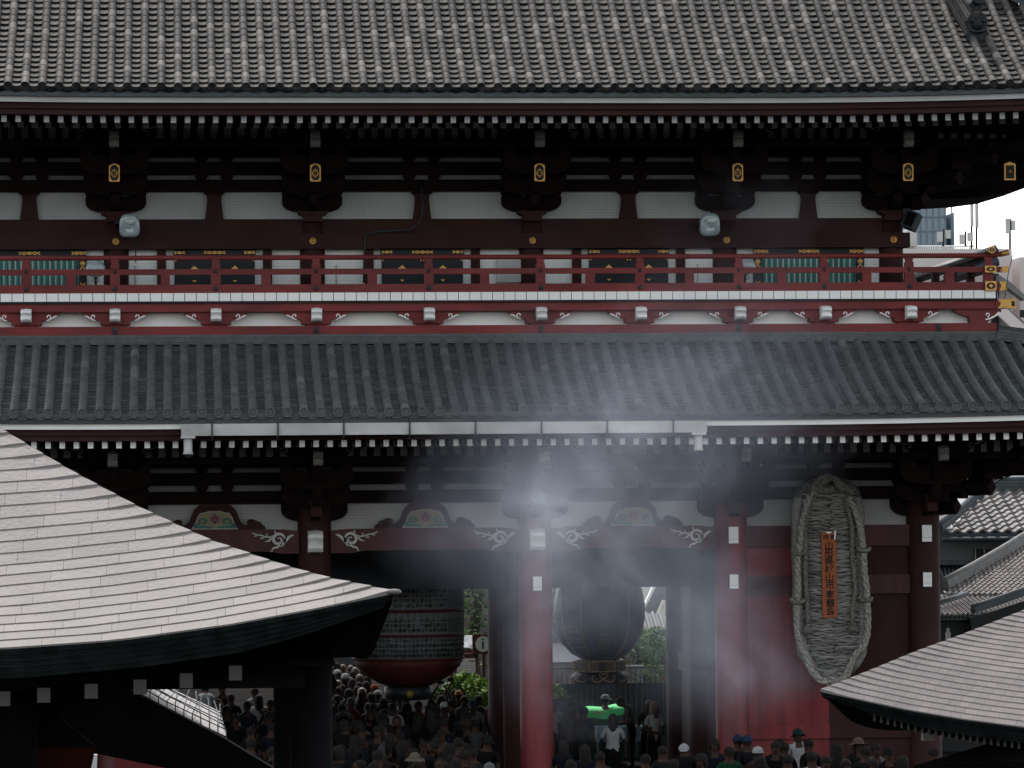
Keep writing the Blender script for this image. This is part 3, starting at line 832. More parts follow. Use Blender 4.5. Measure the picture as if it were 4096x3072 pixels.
# white faced ends of the tie beams that pass through the columns
for i, c in enumerate(LC):
    for zz, h, w in ((5.53, .35, .205), (4.55, .30, .185)):
        if i in (2, 3) and zz > 5: continue
        mb = MB(); mb.box(c-w/2, c+w/2, -.45, -.30, zz-h/2, zz+h/2, 0); mb.box(c-w/2-.012, c+w/2+.012, -.43, -.30, zz-h/2-.012, zz+h/2+.012, 1)
        mb.box(c-w/2, c+w/2, -.452, -.4505, zz-h*.26, zz-h*.245, 1)
        mb.build('tie_beam_end', [WHITE, IRON], gate)
for c in (LC[2], LC[3]): scroll_end(gate, c, -.30, 5.22, 5.70, .31, WHITE2, 'carved_nose', .45)

def swirl(mb, x, z, s, y):
    """the white arabesque painted and carved at the end of a beam; s=+1 opens to the right"""
    sc = .98
    def tr(p): return (x+s*p[0]*sc, z+p[1]*sc)
    def line(pts, w): mb.ribbon([tr(p) for p in pts], [q*1.25 for q in w], y, .012)
    sp = []; ws = []
    for k in range(26):
        t = k/25; a = math.radians(250-t*560); r = .135*(1-t)**.8+.022
        sp.append((.36+r*math.cos(a), .02+r*math.sin(a))); ws.append(.018+.030*math.sin(PI*min(1, t*1.15))**1.0)
    line(sp, ws)
    line([(.32, -.10), (.40, -.145), (.47, -.16), (.50, -.19), (.49, -.215), (.55, -.235)], [.03, .034, .03, .022, .02, .004])
    line([(.30, -.06), (.20, .0), (.14, .07), (.08, .11), (.02, .115)], [.045, .05, .045, .035, .004])
    line([(.25, -.03), (.215, .04), (.225, .085)], [.03, .028, .004])
    line([(.46, .11), (.55, .075), (.64, .085), (.74, .12), (.80, .125), (.88, .15), (.94, .185)], [.012, .022, .022, .02, .018, .02, .003])
    line([(.50, .06), (.56, .0), (.60, -.015), (.66, -.02)], [.03, .03, .018, .003])
    line([(.66, .085), (.70, .05), (.74, .05), (.745, .075)], [.008, .02, .018, .004])
    line([(.80, .125), (.84, .10), (.88, .105)], [.01, .018, .003])
    line([(.40, .15), (.44, .19), (.43, .225)], [.016, .02, .004]); line([(.62, .09), (.60, .13), (.63, .165)], [.012, .018, .003])
CARVE_W = M('carving_white', (.45, .45, .43), .7, .08, 4)
LOT_Y = M('carving_ochre', (.22, .19, .115), .8, .15, 8)
LOT_T = M('carving_teal', (.025, .115, .11), .7, .25, 8)
LOT_P = M('carving_rose', (.15, .055, .065), .7, .25, 12)
LOT_L = M('carving_pale_rim', (.33, .28, .26), .7, .1, 8)

def kaerumata(c):
    z0 = 5.735
    mb = MB()
    half = [(0, .545), (.26, .545), (.34, .51), (.42, .44), (.47, .36), (.50, .26), (.545, .17), (.61, .105), (.665, .10), (.69, .125), (.675, .17), (.70, .205), (.755, .225), (.81, .215), (.87, .185), (.96, .155), (.99, .10), (1.05, .06), (1.06, 0)]
    mb.prism([(c+a, z0+b) for a, b in half]+[(c-a, z0+b) for a, b in reversed(half[1:])], -.10, .098)
    k = mb.build('frog_leg_strut', REDD, gate)
    mb = MB(); 
    pan = [(-.485, .02), (-.40, .14), (-.355, .27), (-.30, .345), (-.20, .36), (-.13, .385), (.13, .385), (.20, .36), (.30, .345), (.355, .27), (.40, .14), (.485, .02)]
    mb.prism([(c+a, z0+b) for a, b in pan], -.115, -.101, 0)
    mb.ribbon([(c+a, z0+b) for a, b in pan+pan[:1]], .02, -.116, .014, 4)
    for s in (-1, 1):
        mb.ribbon([(c+s*(.24+(.10-.006*q)*math.cos(q*.52-.4)), z0+.17+(.085-.005*q)*math.sin(q*.52-.4)) for q in range(13)], [.035]*9+[.03, .025, .02, .012], -.116, .02, 1)
        mb.ribbon([(c+s*(.43-.02*q), z0+.05+.03*q) for q in range(4)], [.05, .07, .05, .01], -.116, .015, 1)
        mb.ribbon([(c+s*(.05+.07*q), z0+.06-.012*math.sin(q*1.6)) for q in range(6)], [.02, .05, .04, .05, .04, .01], -.116, .016, 1)
        mb.ribbon([(c+s*.30, z0+.13), (c+s*.36, z0+.11), (c+s*.40, z0+.06)], [.03, .045, .008], -.118, .018, 1)
        mb.ball((c+s*.235, -.118, z0+.17), .04, 8, 0, sy=.4)
    for a, r, w in ((90, .17, .085), (55, .15, .075), (125, .15, .075), (20, .155, .065), (160, .155, .065), (-18, .13, .06), (198, .13, .06), (-60, .10, .07), (240, .10, .07), (-90, .085, .06)):
        q = math.radians(a); d = (math.cos(q), math.sin(q)); n_ = (-d[1], d[0])
        zc = z0+.205
        f = lambda u, v: (c+d[0]*u+n_[0]*v, zc+d[1]*u+n_[1]*v)
        pts = [f(.02, 0), f(r*.55, -w/2), f(r*.85, -w*.3), f(r, 0), f(r*.85, w*.3), f(r*.55, w/2)]
        mb.prism(pts, -.145, -.117, 2)
        mb.ribbon(pts[1:]+[], .010, -.146, .006, 4)
    mb.build('lotus_carving', [LOT_Y, LOT_T, LOT_P, CARVE_W, LOT_L], k)
for i, (a, b) in enumerate(zip(LC, LC[1:])):
    c = (a+b)/2; h = (b-a)/2-.33
    if i in (1, 2, 3):
        mb = MB()
        top = [(-h, 5.70), (-h*.82, 5.735), (h*.82, 5.735), (h, 5.70)]
        bot = [(h, 5.225), (h*.80, 5.225), (h*.74, 5.235), (h*.69, 5.262), (h*.62, 5.272), (-h*.62, 5.272), (-h*.69, 5.262), (-h*.74, 5.235), (-h*.80, 5.225), (-h, 5.225)]
        mb.prism([(c+p, q) for p, q in top]+[(c+p, q) for p, q in bot], -.20, .15)
        mb.ribbon([(c+p*1.0, q+.045) for p, q in bot[1:-1]], .012, -.201, -.006)
        mb.ribbon([(c+p*.97, q+.075) for p, q in bot[2:-2]], .010, -.2005, .004)
        o = mb.build('rainbow_beam', REDL, gate)
        for s in (-1, 1):
            mb = MB(); swirl(mb, c-s*(h-.08), 5.50, s, -.201); mb.build('swirl_carving', CARVE_W, o)
        kaerumata(c)
    else:
        # closed end bay: beams and boards
        mb = MB(); mb.box(a+.3, b-.3, -.14, .1, 5.27, 5.72); mb.build('wall_beam', REDL, gate)
        mb = MB(); mb.box(a+.3, b-.3, -.14, .1, 4.26, 4.66); mb.build('wall_beam', REDL, gate)
        for x0, x1, mt in ((a+.3, c-.003, REDN if i == 4 else REDL), (c+.003, b-.3, REDD)):  # light and shade painted in: right half darker, left half of last bay brighter
            mb = MB(); mb.box(x0, x1, -.04, .08, 0, 4.255); mb.box(x0, x1, -.05, .079, 4.25, 4.7); mb.box(x0, x1, -.04, .08, 4.665, 5.265); mb.box(x0, x1, -.12, .09, 1.2, 1.5); mb.build('wall_board', mt, gate)
        mb = MB()
        c = (a+b)/2
# interior: ceiling, transom boards, partition walls of the passages
mb = MB(); mb.box(LC[0], LC[-1], .16, 8.2, 5.75, 5.9); mb.build('ceiling', INT, gate)
mb = MB(); mb.box(LC[1]+.2, LC[4]-.2, 4.0, 4.14, 4.40, 5.74); mb.build('transom_board', INTB, gate)
mb = MB(); mb.box(LC[1]+.2, LC[4]-.2, 3.92, 4.22, 4.36, 4.62); mb.build('transom_beam', INTB, gate)
mb = MB(); mb.box(LC[1]+.2, LC[4]-.2, 8.08, 8.3, 5.0, 5.74); mb.build('transom_beam', REDD, gate)
for c in (LC[1], LC[4]):
    for y0, y1 in ((.3, 3.8), (4.4, 7.9)):
        mb = MB(); mb.box(c-.06, c+.06, y0, y1, 0, 5.74); mb.build('partition_wall', REDD, gate)
        mb = MB()
        for s in (-1, 1):
            for z0, z1 in ((2.35, 2.75), (4.3, 4.6)): mb.box(*sorted((c+s*.061, c+s*.12)), y0, y1, z0, z1)
        mb.build('partition_beam', REDD, gate)
for c in (LC[2], LC[3]):
    mb = MB(); mb.box(c-.05, c+.05, 4.4, 7.9, 4.36, 5.74); mb.box(c-.05, c+.05, .3, 3.8, 4.8, 5.74); mb.build('partition_board', INT, gate)
for c in (LC[0], LC[5]):
    mb = MB(); mb.box(c-.06, c+.06, .3, 7.9, 0, 5.74); mb.build('side_wall', REDD, gate)
for i in (0, 4):
    mb = MB(); mb.box(LC[i]+.3, LC[i+1]-.3, 8.15, 8.25, 0, 5.74); mb.build('back_wall', REDD, gate)
# storey body above the lower ceiling and behind the upper wall, so that light does not leak through
mb = MB(); mb.box(LC[0]+.02, LC[-1]-.02, .2, 8.2, 5.92, 9.5); mb.box(UC[0]+.02, UC[-1]-.02, .18, 8.1, 9.5, 15.4); mb.build('storey_core', INT, gate)
# eaves on the right flank and at the back
mb = MB()
for z, xc, ca in ((ZU, XCU, UC[-1]), (ZL, XCL, LC[-1])):
    zc = z+lift(xc, LA_U)
    la = LA_U if z == ZU else LA_L
    ys = [YE+.3+k*(8.2-2*YE-.6)/24 for k in range(25)]
    def yl(y): 
        d = abs(y-4.1)-3.2
        return lift(xc, la)*(0 if d < 0 else (d/6.5)**2.3)
    mb.grid([[(xc-.25, y, z-.42+yl(y)) for y in ys], [(xc-2.0, y, z-.36+yl(y)*.7) for y in ys], [(ca, y, z-.12) for y in ys]], 0, 0, False)
    for k in range(48):
        y = YE+.5+k*(8.2-2*YE-1.0)/47
        for x0, x1, zz in ((xc-.3, xc-1.9, -.53), (xc-1.7, ca, -.60)):
            q = yl(y)
            mb.quad([(x0, y-.06, z+zz+q), (x1, y-.06, z+zz+.1+q*.6), (x1, y+.06, z+zz+.1+q*.6), (x0, y+.06, z+zz+q)])
            mb.quad([(x0, y-.06, z+zz+q), (x1, y-.06, z+zz+.1+q*.6), (x1, y-.06, z+zz+.24+q*.6), (x0, y-.06, z+zz+.13+q)])
    mb.box(CX-12, xc-.2, 8.2-YE-.5, 8.2-YE-.25, z-.50, z-.30)
    mb.grid([[(xx, 8.2-YE-.25, z-.42+lift(xx, la)) for xx in (CX-10, CX, CX+4, CX+7, CX+9, CX+11, CX+13, xc)], [(xx, 8.0, z-.1) for xx in (CX-10, CX, CX+4, CX+7, CX+9, CX+11, CX+13, xc-3)]], 0, 0, False)
    # corner beam with its tail rafters
    for q in (0, 1):
        e = 1-q
        mb.tube([(ca+.1, -.1 if e else 8.3, z-1.0), (ca+2.0, -2.0 if e else 10.2, z-.80), (xc-.3, YE+.3 if e else 8.2-YE-.3, z-.42+lift(xc, la))], [.16, .15, .13], 4, smooth=False)
ed = [(4250, 640), (4170, 690), (4096, 737), (4000, 782), (3900, 812), (3800, 826), (3700, 832), (3560, 834), (3300, 836)]
lo = [P(a, b, 16.5) for a, b in ed]
mb.grid([[tuple(v) for v in lo], [(v.x, 16.5, v.z+.45) for v in lo], [(v.x-.2, 12.0, max(v.z, 13.2)+.75) for v in lo], [(v.x-.4, 8.0, 14.6) for v in lo]], 0, 0, False)
for k in range(70):
    px = 4250-k*12.5; py = interp_([(a, b) for a, b in reversed(ed)], px)
    v = P(px, py, 16.45); mb.box(v.x-.05, v.x+.05, 13.2, 16.4, v.z-.03, v.z+.14)
mb.build('side_eave', EAVE, gate)
# stepped brackets on the right flank
for z, c, base in ((ZU, UC[-1], 12.42), (ZL, LC[-1], 5.90)):
    mb = MB()
    for y in (0, 4.1, 8.2):
        for k in range(3):
            mb.box(c-.1, c+.62+.62*k, y-.11, y+.11, base+.02+.40*k, base+.34+.40*k)
            mb.box(c+.40+.62*k, c+.70+.62*k, y-.16, y+.16, base+.34+.40*k, base+.46+.40*k)
        mb.box(c+1.0, c+1.2, y-.7, y+.7, base+.86, base+1.1)
    for k in range(3): mb.box(c+.5+.62*k, c+.68+.62*k, -.8, 9.2, base+.50+.4*k, base+.72+.4*k)
    for y in (0, 8.2):                                   # diagonal arms at the corners
        s = -1 if y == 0 else 1
        for k in range(3):
            d = .62*(k+1)
            mb.tube([(c, y, base+.2+.40*k), (c+d, y+s*d, base+.2+.40*k)], .17, 4, smooth=False)
            mb.box(c+d-.2, c+d+.2, y+s*d-.2, y+s*d+.2, base+.36+.40*k, base+.50+.40*k)
    mb.build('corner_bracket', EAVE, gate)
for y, zz in ((-1.9, 13.08), (10.1, 13.08)):
    mb = MB(); mb.prism([(UC[-1]+2.0, zz-.18), (UC[-1]+2.24, zz-.18), (UC[-1]+2.24, zz+.16), (UC[-1]+2.12, zz+.20), (UC[-1]+2.0, zz+.16)], y-.20, y-.18, 0)
    mb.box(UC[-1]+2.03, UC[-1]+2.21, y-.206, y-.201, zz-.15, zz+.13, 1)
    mb.ball((UC[-1]+2.12, y-.207, zz), .035, 8, 0)
    mb.build('gilt_plaque', [GOLD, BLACK], gate)
for (px, py, qx, qy, Y) in ((3668, 722, 3648, 772, 3.0), (3560+180, 820, 3560+205, 770, 6.0)):
    pass
# ================================================================== FOREGROUND PAVILIONS
COP_L = M('weathered_roof_sheet', (.140, .128, .124), .66, attr='shade', c2=(.255, .223, .217), scale=2.2, bump=.45, bscale=22, spec=.25, dirt=.10, tint=(.88, .95, .86, .5), specks=.35)
COP_R = M('grey_roof_shingle', (.150, .134, .129), .7, attr='shade', c2=(.245, .213, .204), scale=3, bump=.3, bscale=30, spec=.15, dirt=.14, specks=.2)
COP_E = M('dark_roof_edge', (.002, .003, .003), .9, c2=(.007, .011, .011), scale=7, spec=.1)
NEARBLK = M('shaded_timber_and_grille', (.006, .006, .0065), .95, .3, 2, spec=.03)  # shade under the roofs put into the timber colour; speaker grille shares it
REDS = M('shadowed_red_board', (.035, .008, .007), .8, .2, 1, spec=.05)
PALEW = M('pale_rafter_end', (.055, .054, .048), .8, .1, 3)

def interp(tab, x):
    if x <= tab[0][0]: return tab[0][1]
    for (a, b), (c, d) in zip(tab, tab[1:]):
        if x <= c: return b+(d-b)*(x-a)/(c-a)
    (a, b), (c, d) = tab[-2:]
    return d+(d-b)/(c-a)*(x-c)

def survey(pts, X0, sgn, Yf, hip, rot):
    """turn outline points of the photograph into (distance, height) along the hip line or the front eave of a turned hip roof"""
    c, q = math.cos(rot), math.sin(rot)
    e1 = (sgn*c, -q); e2 = (q*sgn, c)
    if hip: e1 = (e1[0]+e2[0], e1[1]+e2[1])
    out = []
    for px, py in pts:
        lo, hi = -.5, 14.0
        for _ in range(60):
            d = (lo+hi)/2
            if (P(px, py, Yf+e1[1]*d).x-(X0+e1[0]*d))*sgn > 0: lo = d
            else: hi = d
        out.append((max(0, d), P(px, py, Yf+e1[1]*d).z))
    out.sort(); out[0] = (0, out[0][1])
    return out

def pavilion(root, X0, sgn, Yf, hip_px, eave_px, dmax, wmax, course, slen, mat, edge, seed, rot=0.0, gap=.0012):
    """a hipped roof with its near corner at (X0, Yf); sgn is the direction in which the front eave runs"""
    hz = survey(hip_px, X0, sgn, Yf, True, rot); ez = survey(eave_px, X0, sgn, Yf, False, rot)
    cr, sr = math.cos(rot), math.sin(rot)
    ztip = hz[0][1]
    def zs(w, d): return interp(hz, d)-(ztip-interp(ez, w))*max(.25, 1-.27*d)
    rg = random.Random(seed)
    def front(u, d, h=0): return (X0+sgn*(u*cr+d*sr), Yf-u*sr+d*cr, zs(max(0, u-d), d)+h)
    def flank(u, d, h=0): return (X0+sgn*(d*cr+u*sr), Yf-d*sr+u*cr, zs(max(0, u-d), d)+h)
    mb = MB()
    n = int(dmax/course)
    for fn, ext in ((front, wmax), (flank, wmax)):
        for k in range(n):
            d0, d1 = k*course, (k+1)*course
            off = (k % 2)*slen*.5+rg.uniform(-.04, .04)*slen
            u = d0-.0; e = d0+slen-off if off else d0+slen
            while u < ext:
                sh = .35+.3*rg.random()
                m_ = 5 if (u-d0) < 1.6 else 2
                r0, r1, r2 = [], [], []
                for q in range(m_+1):
                    uu = u+gap+(e-u-2*gap)*q/m_
                    hump = .022*math.exp(-((uu-d0)/.22)**2)
                    ub = max(uu, d1*.0+d1) if uu-d0 < course else uu
                    r0.append(fn(uu, d0, -.004)); r1.append(fn(uu, d0-.004, .012+hump)); r2.append(fn(max(uu, d1), d1+.004, .002+hump))
                mb.grid([r0, r1, r2], 0, sh, False)
                u = e; e = u+slen*rg.uniform(.97, 1.03)
    roof = mb.build('roof', mat, root, attr=True)
    # under sheet so nothing shows through the joints, then the thick layered edge and the soffit
    mb = MB()
    for fn in (front, flank):
        us = [0, .3, .7, 1.2, 2, 3, 4.5, 6, wmax]
        mb.grid([[fn(d+uu, d, -.05) for uu in us] for d in [dmax*q/8 for q in range(9)]], 0, 0, False)
        for l in range(5):
            t0, t1 = edge*l/5, edge*(l+.86)/5
            ins = .018*l
            tp = lambda uu: min(1, .45+uu*.55)
            a = [fn(uu+ins, ins, 0) for uu in us]; b = a
            tops = [(p[0], p[1], zs(uu, 0)-.004-t0*tp(uu)) for p, uu in zip(a, us)]
            bots = [(p[0], p[1], zs(uu, 0)-.004-t1*tp(uu)) for p, uu in zip(a, us)]
            inn = [fn(uu+ins+.05, ins+.05, 0) for uu in us]
            ib = [(p[0], p[1], q[2]) for p, q in zip(inn, bots)]; it = [(p[0], p[1], q[2]) for p, q in zip(inn, tops)]
            mb.grid([it, tops, bots, ib], 1, 0, False)
        a = [fn(uu+.1, .1, 0) for uu in us]
        s0 = [(p[0], p[1], zs(uu, 0)-edge*min(1, .45+uu*.55)*.9) for p, uu in zip(a, us)]
        b = [fn(uu+2.4, 2.4, 0) for uu in us]
        s1 = [(p[0], p[1], zs(uu, 0)-edge*.9-.15) for p, uu in zip(b, us)]
        mb.grid([s0, s1], 1, 0, False)
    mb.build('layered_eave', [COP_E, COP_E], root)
    return roof, zs, front, flank

lp = thing('water_pavilion', (-.5, -46, 0), 'large near pavilion with a pale sheet shingled hip roof, cut by the left edge', 'pavilion')
hipL = [(1574, 2372), (1296, 2316), (1111, 2262), (833, 2166), (555, 2037), (278, 1889), (0, 1722), (-250, 1560)]
eavL = [(1574, 2374), (1250, 2440), (926, 2500), (463, 2564), (0, 2597), (-400, 2612), (-2500, 2625)]
XL0 = P(1570, 2374, -49).x
_, zsL, frL, flL = pavilion(lp, XL0, -1, -49.0, hipL, eavL, 4.6, 8.0, .1655, .48, COP_L, .26, 5)
mb = MB()
mb.ball((XL0+.012, -49.01, zsL(0, 0)+.015), .05, 8, sx=1.3, sz=.5); mb.build('corner_cap', COP_L, lp)
mb = MB(); mb.box(-.055, .055, .004, 1.6, -.062, .062, 0); mb.box(-.054, .054, -.003, .003, -.061, .061, 1)
raf = mb.build('rafter', [NEARBLK, PALEW], lp)
first = True
for px in (15, 175, 365, 560, 745, 942, -180, -370):
    x = P(px, 2750, -48.7).x; u = XL0-x
    loc = (x, -48.72, interp([(0, zsL(0, 0)), (1, zsL(1, 0)), (2, zsL(2, 0)), (3.3, zsL(3.3, 0)), (6, zsL(6, 0))], u)-.425)
    if first: raf.location = loc; first = False
    else:
        c = raf.copy(); col.objects.link(c); c.parent = lp; c.matrix_parent_inverse = raf.matrix_parent_inverse.copy(); c.location = loc
mb = MB(); mb.box(-8, XL0-.7, -48.1, -47.9, 4.66, 4.86); mb.box(XL0-1.0, XL0-.72, -47.9, -41.5, 4.66, 4.86); mb.build('eave_beam', NEARBLK, lp)
mb = MB(); mb.grid([[(-8, -48.5, 4.86), (XL0-.45, -48.5, 4.86)], [(-8, -42, 5.2), (XL0-.45, -42, 5.2)]], 0, 0, False); mb.build('ceiling_board', NEARBLK, lp)
for px, y in ((1245, -47.2), (1245-620*1.9, -47.2), (1240, -42)):
    x = P(px, 2900, -47.2).x
    mb = MB(); mb.lathe([(.26, 0), (.26, .25), (.19, .3), (.185, 4.9)], (x, y, 0), 18)
    mb.build('column', NEARBLK, lp)
mb = MB(); mb.prism([(P(a, b, -46).x, P(a, b, -46).z) for a, b in ((1090, 2730), (1200, 2640), (1290, 2640), (1350, 2730), (1320, 2790), (1130, 2790))], -46.2, -45.9); mb.build('bracket', NEARBLK, lp)
# added dark sheet for the pavilion's inner shade, above a dim red wall
mb = MB(); mb.prism([(P(a, b, -45).x, P(a, b, -45).z) for a, b in ((-900, 2600), (440, 2680), (436, 2712), (230, 2860), (382, 2986), (-900, 2986))], -45.1, -44.9); mb.build('inner_shade_sheet', NEARBLK, lp)
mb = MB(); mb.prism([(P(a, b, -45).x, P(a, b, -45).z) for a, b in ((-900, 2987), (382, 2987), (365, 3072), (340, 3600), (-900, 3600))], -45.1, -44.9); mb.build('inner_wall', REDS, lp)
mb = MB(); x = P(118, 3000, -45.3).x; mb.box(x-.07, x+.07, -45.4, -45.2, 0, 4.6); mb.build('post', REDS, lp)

# small stall with a netted ribbed roof behind the pavilion
st = thing('stall', (.3, -38, 0), 'small dark stall with a pale ribbed netted roof behind the left pavilion', 'stall')
mb = MB()
A = [P(430, 2700, -40), P(905, 2945, -40)]; B_ = [P(545, 2672, -37.5), P(880, 2850, -37.5)]
n = 12
rows = []
for k in range(n+1):
    t = k/n
    for dz, dt in ((0, 0), (.02, .02), (.02, .05), (0, .07)):
        tt = min(1, t+dt)
        rows.append([tuple(A[0]+(B_[0]-A[0])*tt+Vector((0, 0, dz+.22*math.sin(PI*tt)*.3))), tuple((A[0]+A[1])/2+((B_[0]+B_[1])/2-(A[0]+A[1])/2)*tt+Vector((0, 0, dz-.03))), tuple(A[1]+(B_[1]-A[1])*tt+Vector((0, 0, dz)))])
        if tt >= 1: break
mb.grid(rows, 0, .4, False); mb.build('roof', M('stall_roof_sheet', (.50, .47, .45), .6, .1, 5), st)
mb = MB()
for k in range(15):
    t = k/14; q0 = A[0]+(A[1]-A[0])*t; q1 = B_[0]+(B_[1]-B_[0])*t
    mid = (q0+q1)/2+Vector((.03*math.sin(k*2.1), 0, .09+.04*math.sin(k*1.7)))
    mb.tube([q0+Vector((0, -.05, -.25)), q0+Vector((0, -.03, .05)), mid, q1+Vector((0, 0, .10))], .006, 4)
for k in range(7):
    t = k/6
    mb.tube([A[0]+(B_[0]-A[0])*t+Vector((0, 0, .07)), (A[0]+A[1])/2+((B_[0]+B_[1])/2-(A[0]+A[1])/2)*t+Vector((0, 0, .04+.03*(k % 2))), A[1]+(B_[1]-A[1])*t+Vector((0, 0, .07))], .006, 4)
mb.tube([A[0]+Vector((0, -.06, -.03)), A[1]+Vector((0, -.06, -.03))], .018, 6)
mb.build('netting', IRON, st)
mb = MB(); mb.prism([(P(a, b, -40).x, P(a, b, -40).z) for a, b in ((190, 2820), (430, 2706), (905, 2951), (1165, 3110), (820, 3095), (384, 3004))], -40.4, -40.02); mb.build('gable_board', NEARBLK, st)
mb = MB()
for px in (420, 1080): 
    x = P(px, 3000, -38).x; mb.box(x-.1, x+.1, -38.1, -37.9, 0, 3.2)
mb.build('post', NEARBLK, st)
sb_ = thing('stall_board', (P(560, 3060, -36).x, -36, 0), 'bright red and white stall front low under the dark gable, bottom left', 'stall front')
mb = MB(); mb.prism([(P(a, b, -36).x, P(a, b, -36).z) for a, b in ((460, 3010), (700, 3060), (700, 4000), (460, 4000))], -36.1, -36.0); mb.build('red_board', RED, sb_)
mb = MB(); mb.prism([(P(a, b, -36).x, P(a, b, -36).z) for a, b in ((368, 3014), (390, 3014), (388, 3072), (366, 3072))], -36.2, -36.12); mb.build('white_board', WHITE, sb_)

rp = thing('incense_pavilion', (P(3900, 2900, -34).x, -33, 0), 'small grey shingled hip roof pavilion in the lower right corner', 'pavilion')
hipR = [(3282, 2765), (3459, 2697), (3660, 2614), (3860, 2541), (4096, 2448), (4400, 2325)]
eavR = [(3283, 2766), (3430, 2798), (3614, 2838), (3851, 2878), (4096, 2910), (4700, 2960), (6500, 2990)]
XR0 = P(3282, 2766, -36).x; ROTR = math.radians(24)
_, zsR, frR, flR = pavilion(rp, XR0, 1, -36.0, hipR, eavR, 4.4, 9.0, .095, .13, COP_R, .20, 9, ROTR, .0008)
mb = MB(); mb.box(-.016, .016, .003, 1.2, -.05, .06, 0); mb.box(-.015, .015, -.003, .003, -.05, .059, 1)
raf = mb.build('rafter', [NEARBLK, PALEW], rp); first = True
for k in range(31):
    u = .40+k*.082
    pt_ = frR(u+.2, .2); loc = (pt_[0], pt_[1], zsR(u, 0)-.21-.035*min(1, u))
    if first: raf.location = loc; raf.rotation_euler = (0, 0, -ROTR); first = False
    else:
        c = raf.copy(); col.objects.link(c); c.parent = rp; c.matrix_parent_inverse = raf.matrix_parent_inverse.copy(); c.location = loc
def rbox(mb, u0, u1, d0, d1, z0, z1):
    c_ = [frR(u, d)[:2] for u, d in ((u0, d0), (u1, d0), (u1, d1), (u0, d1))]; mb.prism(c_, z0, z1, ax='xy')
mb = MB(); rbox(mb, .9, 9, .9, 1.1, 2.75, 3.05); rbox(mb, .9, 1.1, 1.101, 8, 2.75, 3.05); rbox(mb, 1.1, 9, 1.1, 6, 3.052, 3.09); mb.build('eave_beam', NEARBLK, rp)
mb = MB(); rbox(mb, 2.4, 9, 4.6, 4.8, 0, 3.0); mb.build('back_wall', NEARBLK, rp)  # added dark wall standing for the black shade behind the eave
for u in (1.3, 4.2):
    mb = MB(); q = frR(u, 1.2); mb.lathe([(.2, 0), (.15, .2), (.14, 2.8)], (q[0], q[1], 0), 14); mb.build('column', NEARBLK, rp)
mb = MB(); q = P(3712, 2945, -34.95); mb.box(q.x-.075, q.x+.075, -35.02, -34.9, q.z-.05, q.z+.05); mb.box(q.x-.075, q.x+.075, -35.03, -34.9, q.z+.052, q.z+.07)
tag(mb.build('notice_box', GREYW, None, origin=(q.x, -34.95, q.z)), 'small pale box fixed under the eave of the right pavilion', 'box')

# ================================================================== HANGING LANTERNS
PAPER = M('lantern_paper', (.13, .138, .14), .85, .1, 4)
INK = M('black_ink', (.006, .007, .008), .8, .1, 2)
LRED = M('lantern_red', (.060, .009, .010), .7, .2, 3)
LC0 = P(1632, 2560, 6.3)
zl = lambda y: P(1632, y, 6.3).z
lan = thing('paper_lantern', (LC0.x, 6.3, zl(2740)), 'giant red paper lantern covered in rows of black characters, hanging in the central bay', 'paper lantern')
Rr = 1.27
mb = MB()
prof_ = [(1.05, zl(2180)), (1.2, zl(2230)), (Rr, zl(2330)), (Rr+.01, zl(2460)), (Rr, zl(2560)), (Rr-.02, zl(2632))]
mb.lathe([(a, b) for a, b in reversed(prof_)], (LC0.x, 6.3, 0), 56)
mb.build('paper_body', PAPER, lan)
mb = MB(); mb.lathe([(.42, zl(2747)), (.70, zl(2728)), (1.0, zl(2697)), (1.17, zl(2665)), (Rr-.015, zl(2633))], (LC0.x, 6.3, 0), 56); mb.build('lower_body', LRED, lan)
mb = MB()
for ya, yb_ in ((2433, 2447), (2532, 2545), (2636, 2628)):
    za, zb_ = sorted((zl(ya), zl(yb_)))
    mb.lathe([(Rr+.012, za), (Rr+.02, (za+zb_)/2), (Rr+.012, zb_)], (LC0.x, 6.3, 0), 56)
mb.build('red_band', LRED, lan)
mb = MB(); mb.lathe([(.30, zl(2800)), (.52, zl(2796)), (.55, zl(2750)), (.46, zl(2744))], (LC0.x, 6.3, 0), 28); mb.ball((LC0.x, 6.3-.56, zl(2772)), .10, 10, 1, sy=.3); mb.build('metal_ring', [BLACK, M('tarnished_gilt', (.12, .075, .02), .5, .3, 8, metal=.4)], lan)
mb = MB()
KAN = '石井今伊池村川田山本中島小林正夫久一二三子文美代和光永天徳谷千金吉原岡木大上下西東南北高清水古平安藤長'
rg = random.Random(11)
row_y = [(2362, 17), (2381, 17), (2399, 17), (2419, 17), (2459, 17), (2478, 17), (2498, 17), (2517, 17), (2557, 17), (2577, 17), (2597, 17), (2616, 17)]
for k, (py, h) in enumerate(row_y):
    z = zl(py); size = .098
    small = k < 8
    seq = ''.join(rg.choice(KAN) for _ in range(23 if small else 38))
    if k == 4: seq = seq[:12]+'今伊石石石石石'+seq[19:]
    def wrap(x, y, z=z):
        a = math.radians(-152)+x/Rr if True else 0
        return (LC0.x+(Rr+.008)*math.cos(a), 6.3+(Rr+.008)*math.sin(a), z+y)
    me = text_mesh(seq, size, .0035)
    xs = [v.co.x for v in me.vertices]; x0 = min(xs); i = len(mb.v)
    mb.v += [wrap(v.co.x-x0, v.co.y) for v in me.vertices]
    for p in me.polygons: mb.poly([i+q for q in p.vertices], 0)
    bpy.data.meshes.remove(me)
    if small:
        for sub in (0, 1):
            seq2 = ''.join(rg.choice(KAN) for _ in range(24)); me = text_mesh(seq2, .046, .001); i = len(mb.v); x0 = min(v.co.x for v in me.vertices)
            mb.v += [wrap(v.co.x-x0+2.28, v.co.y+(.026 if sub else -.026)) for v in me.vertices]
            for p in me.polygons: mb.poly([i+q for q in p.vertices], 0)
            bpy.data.meshes.remove(me)
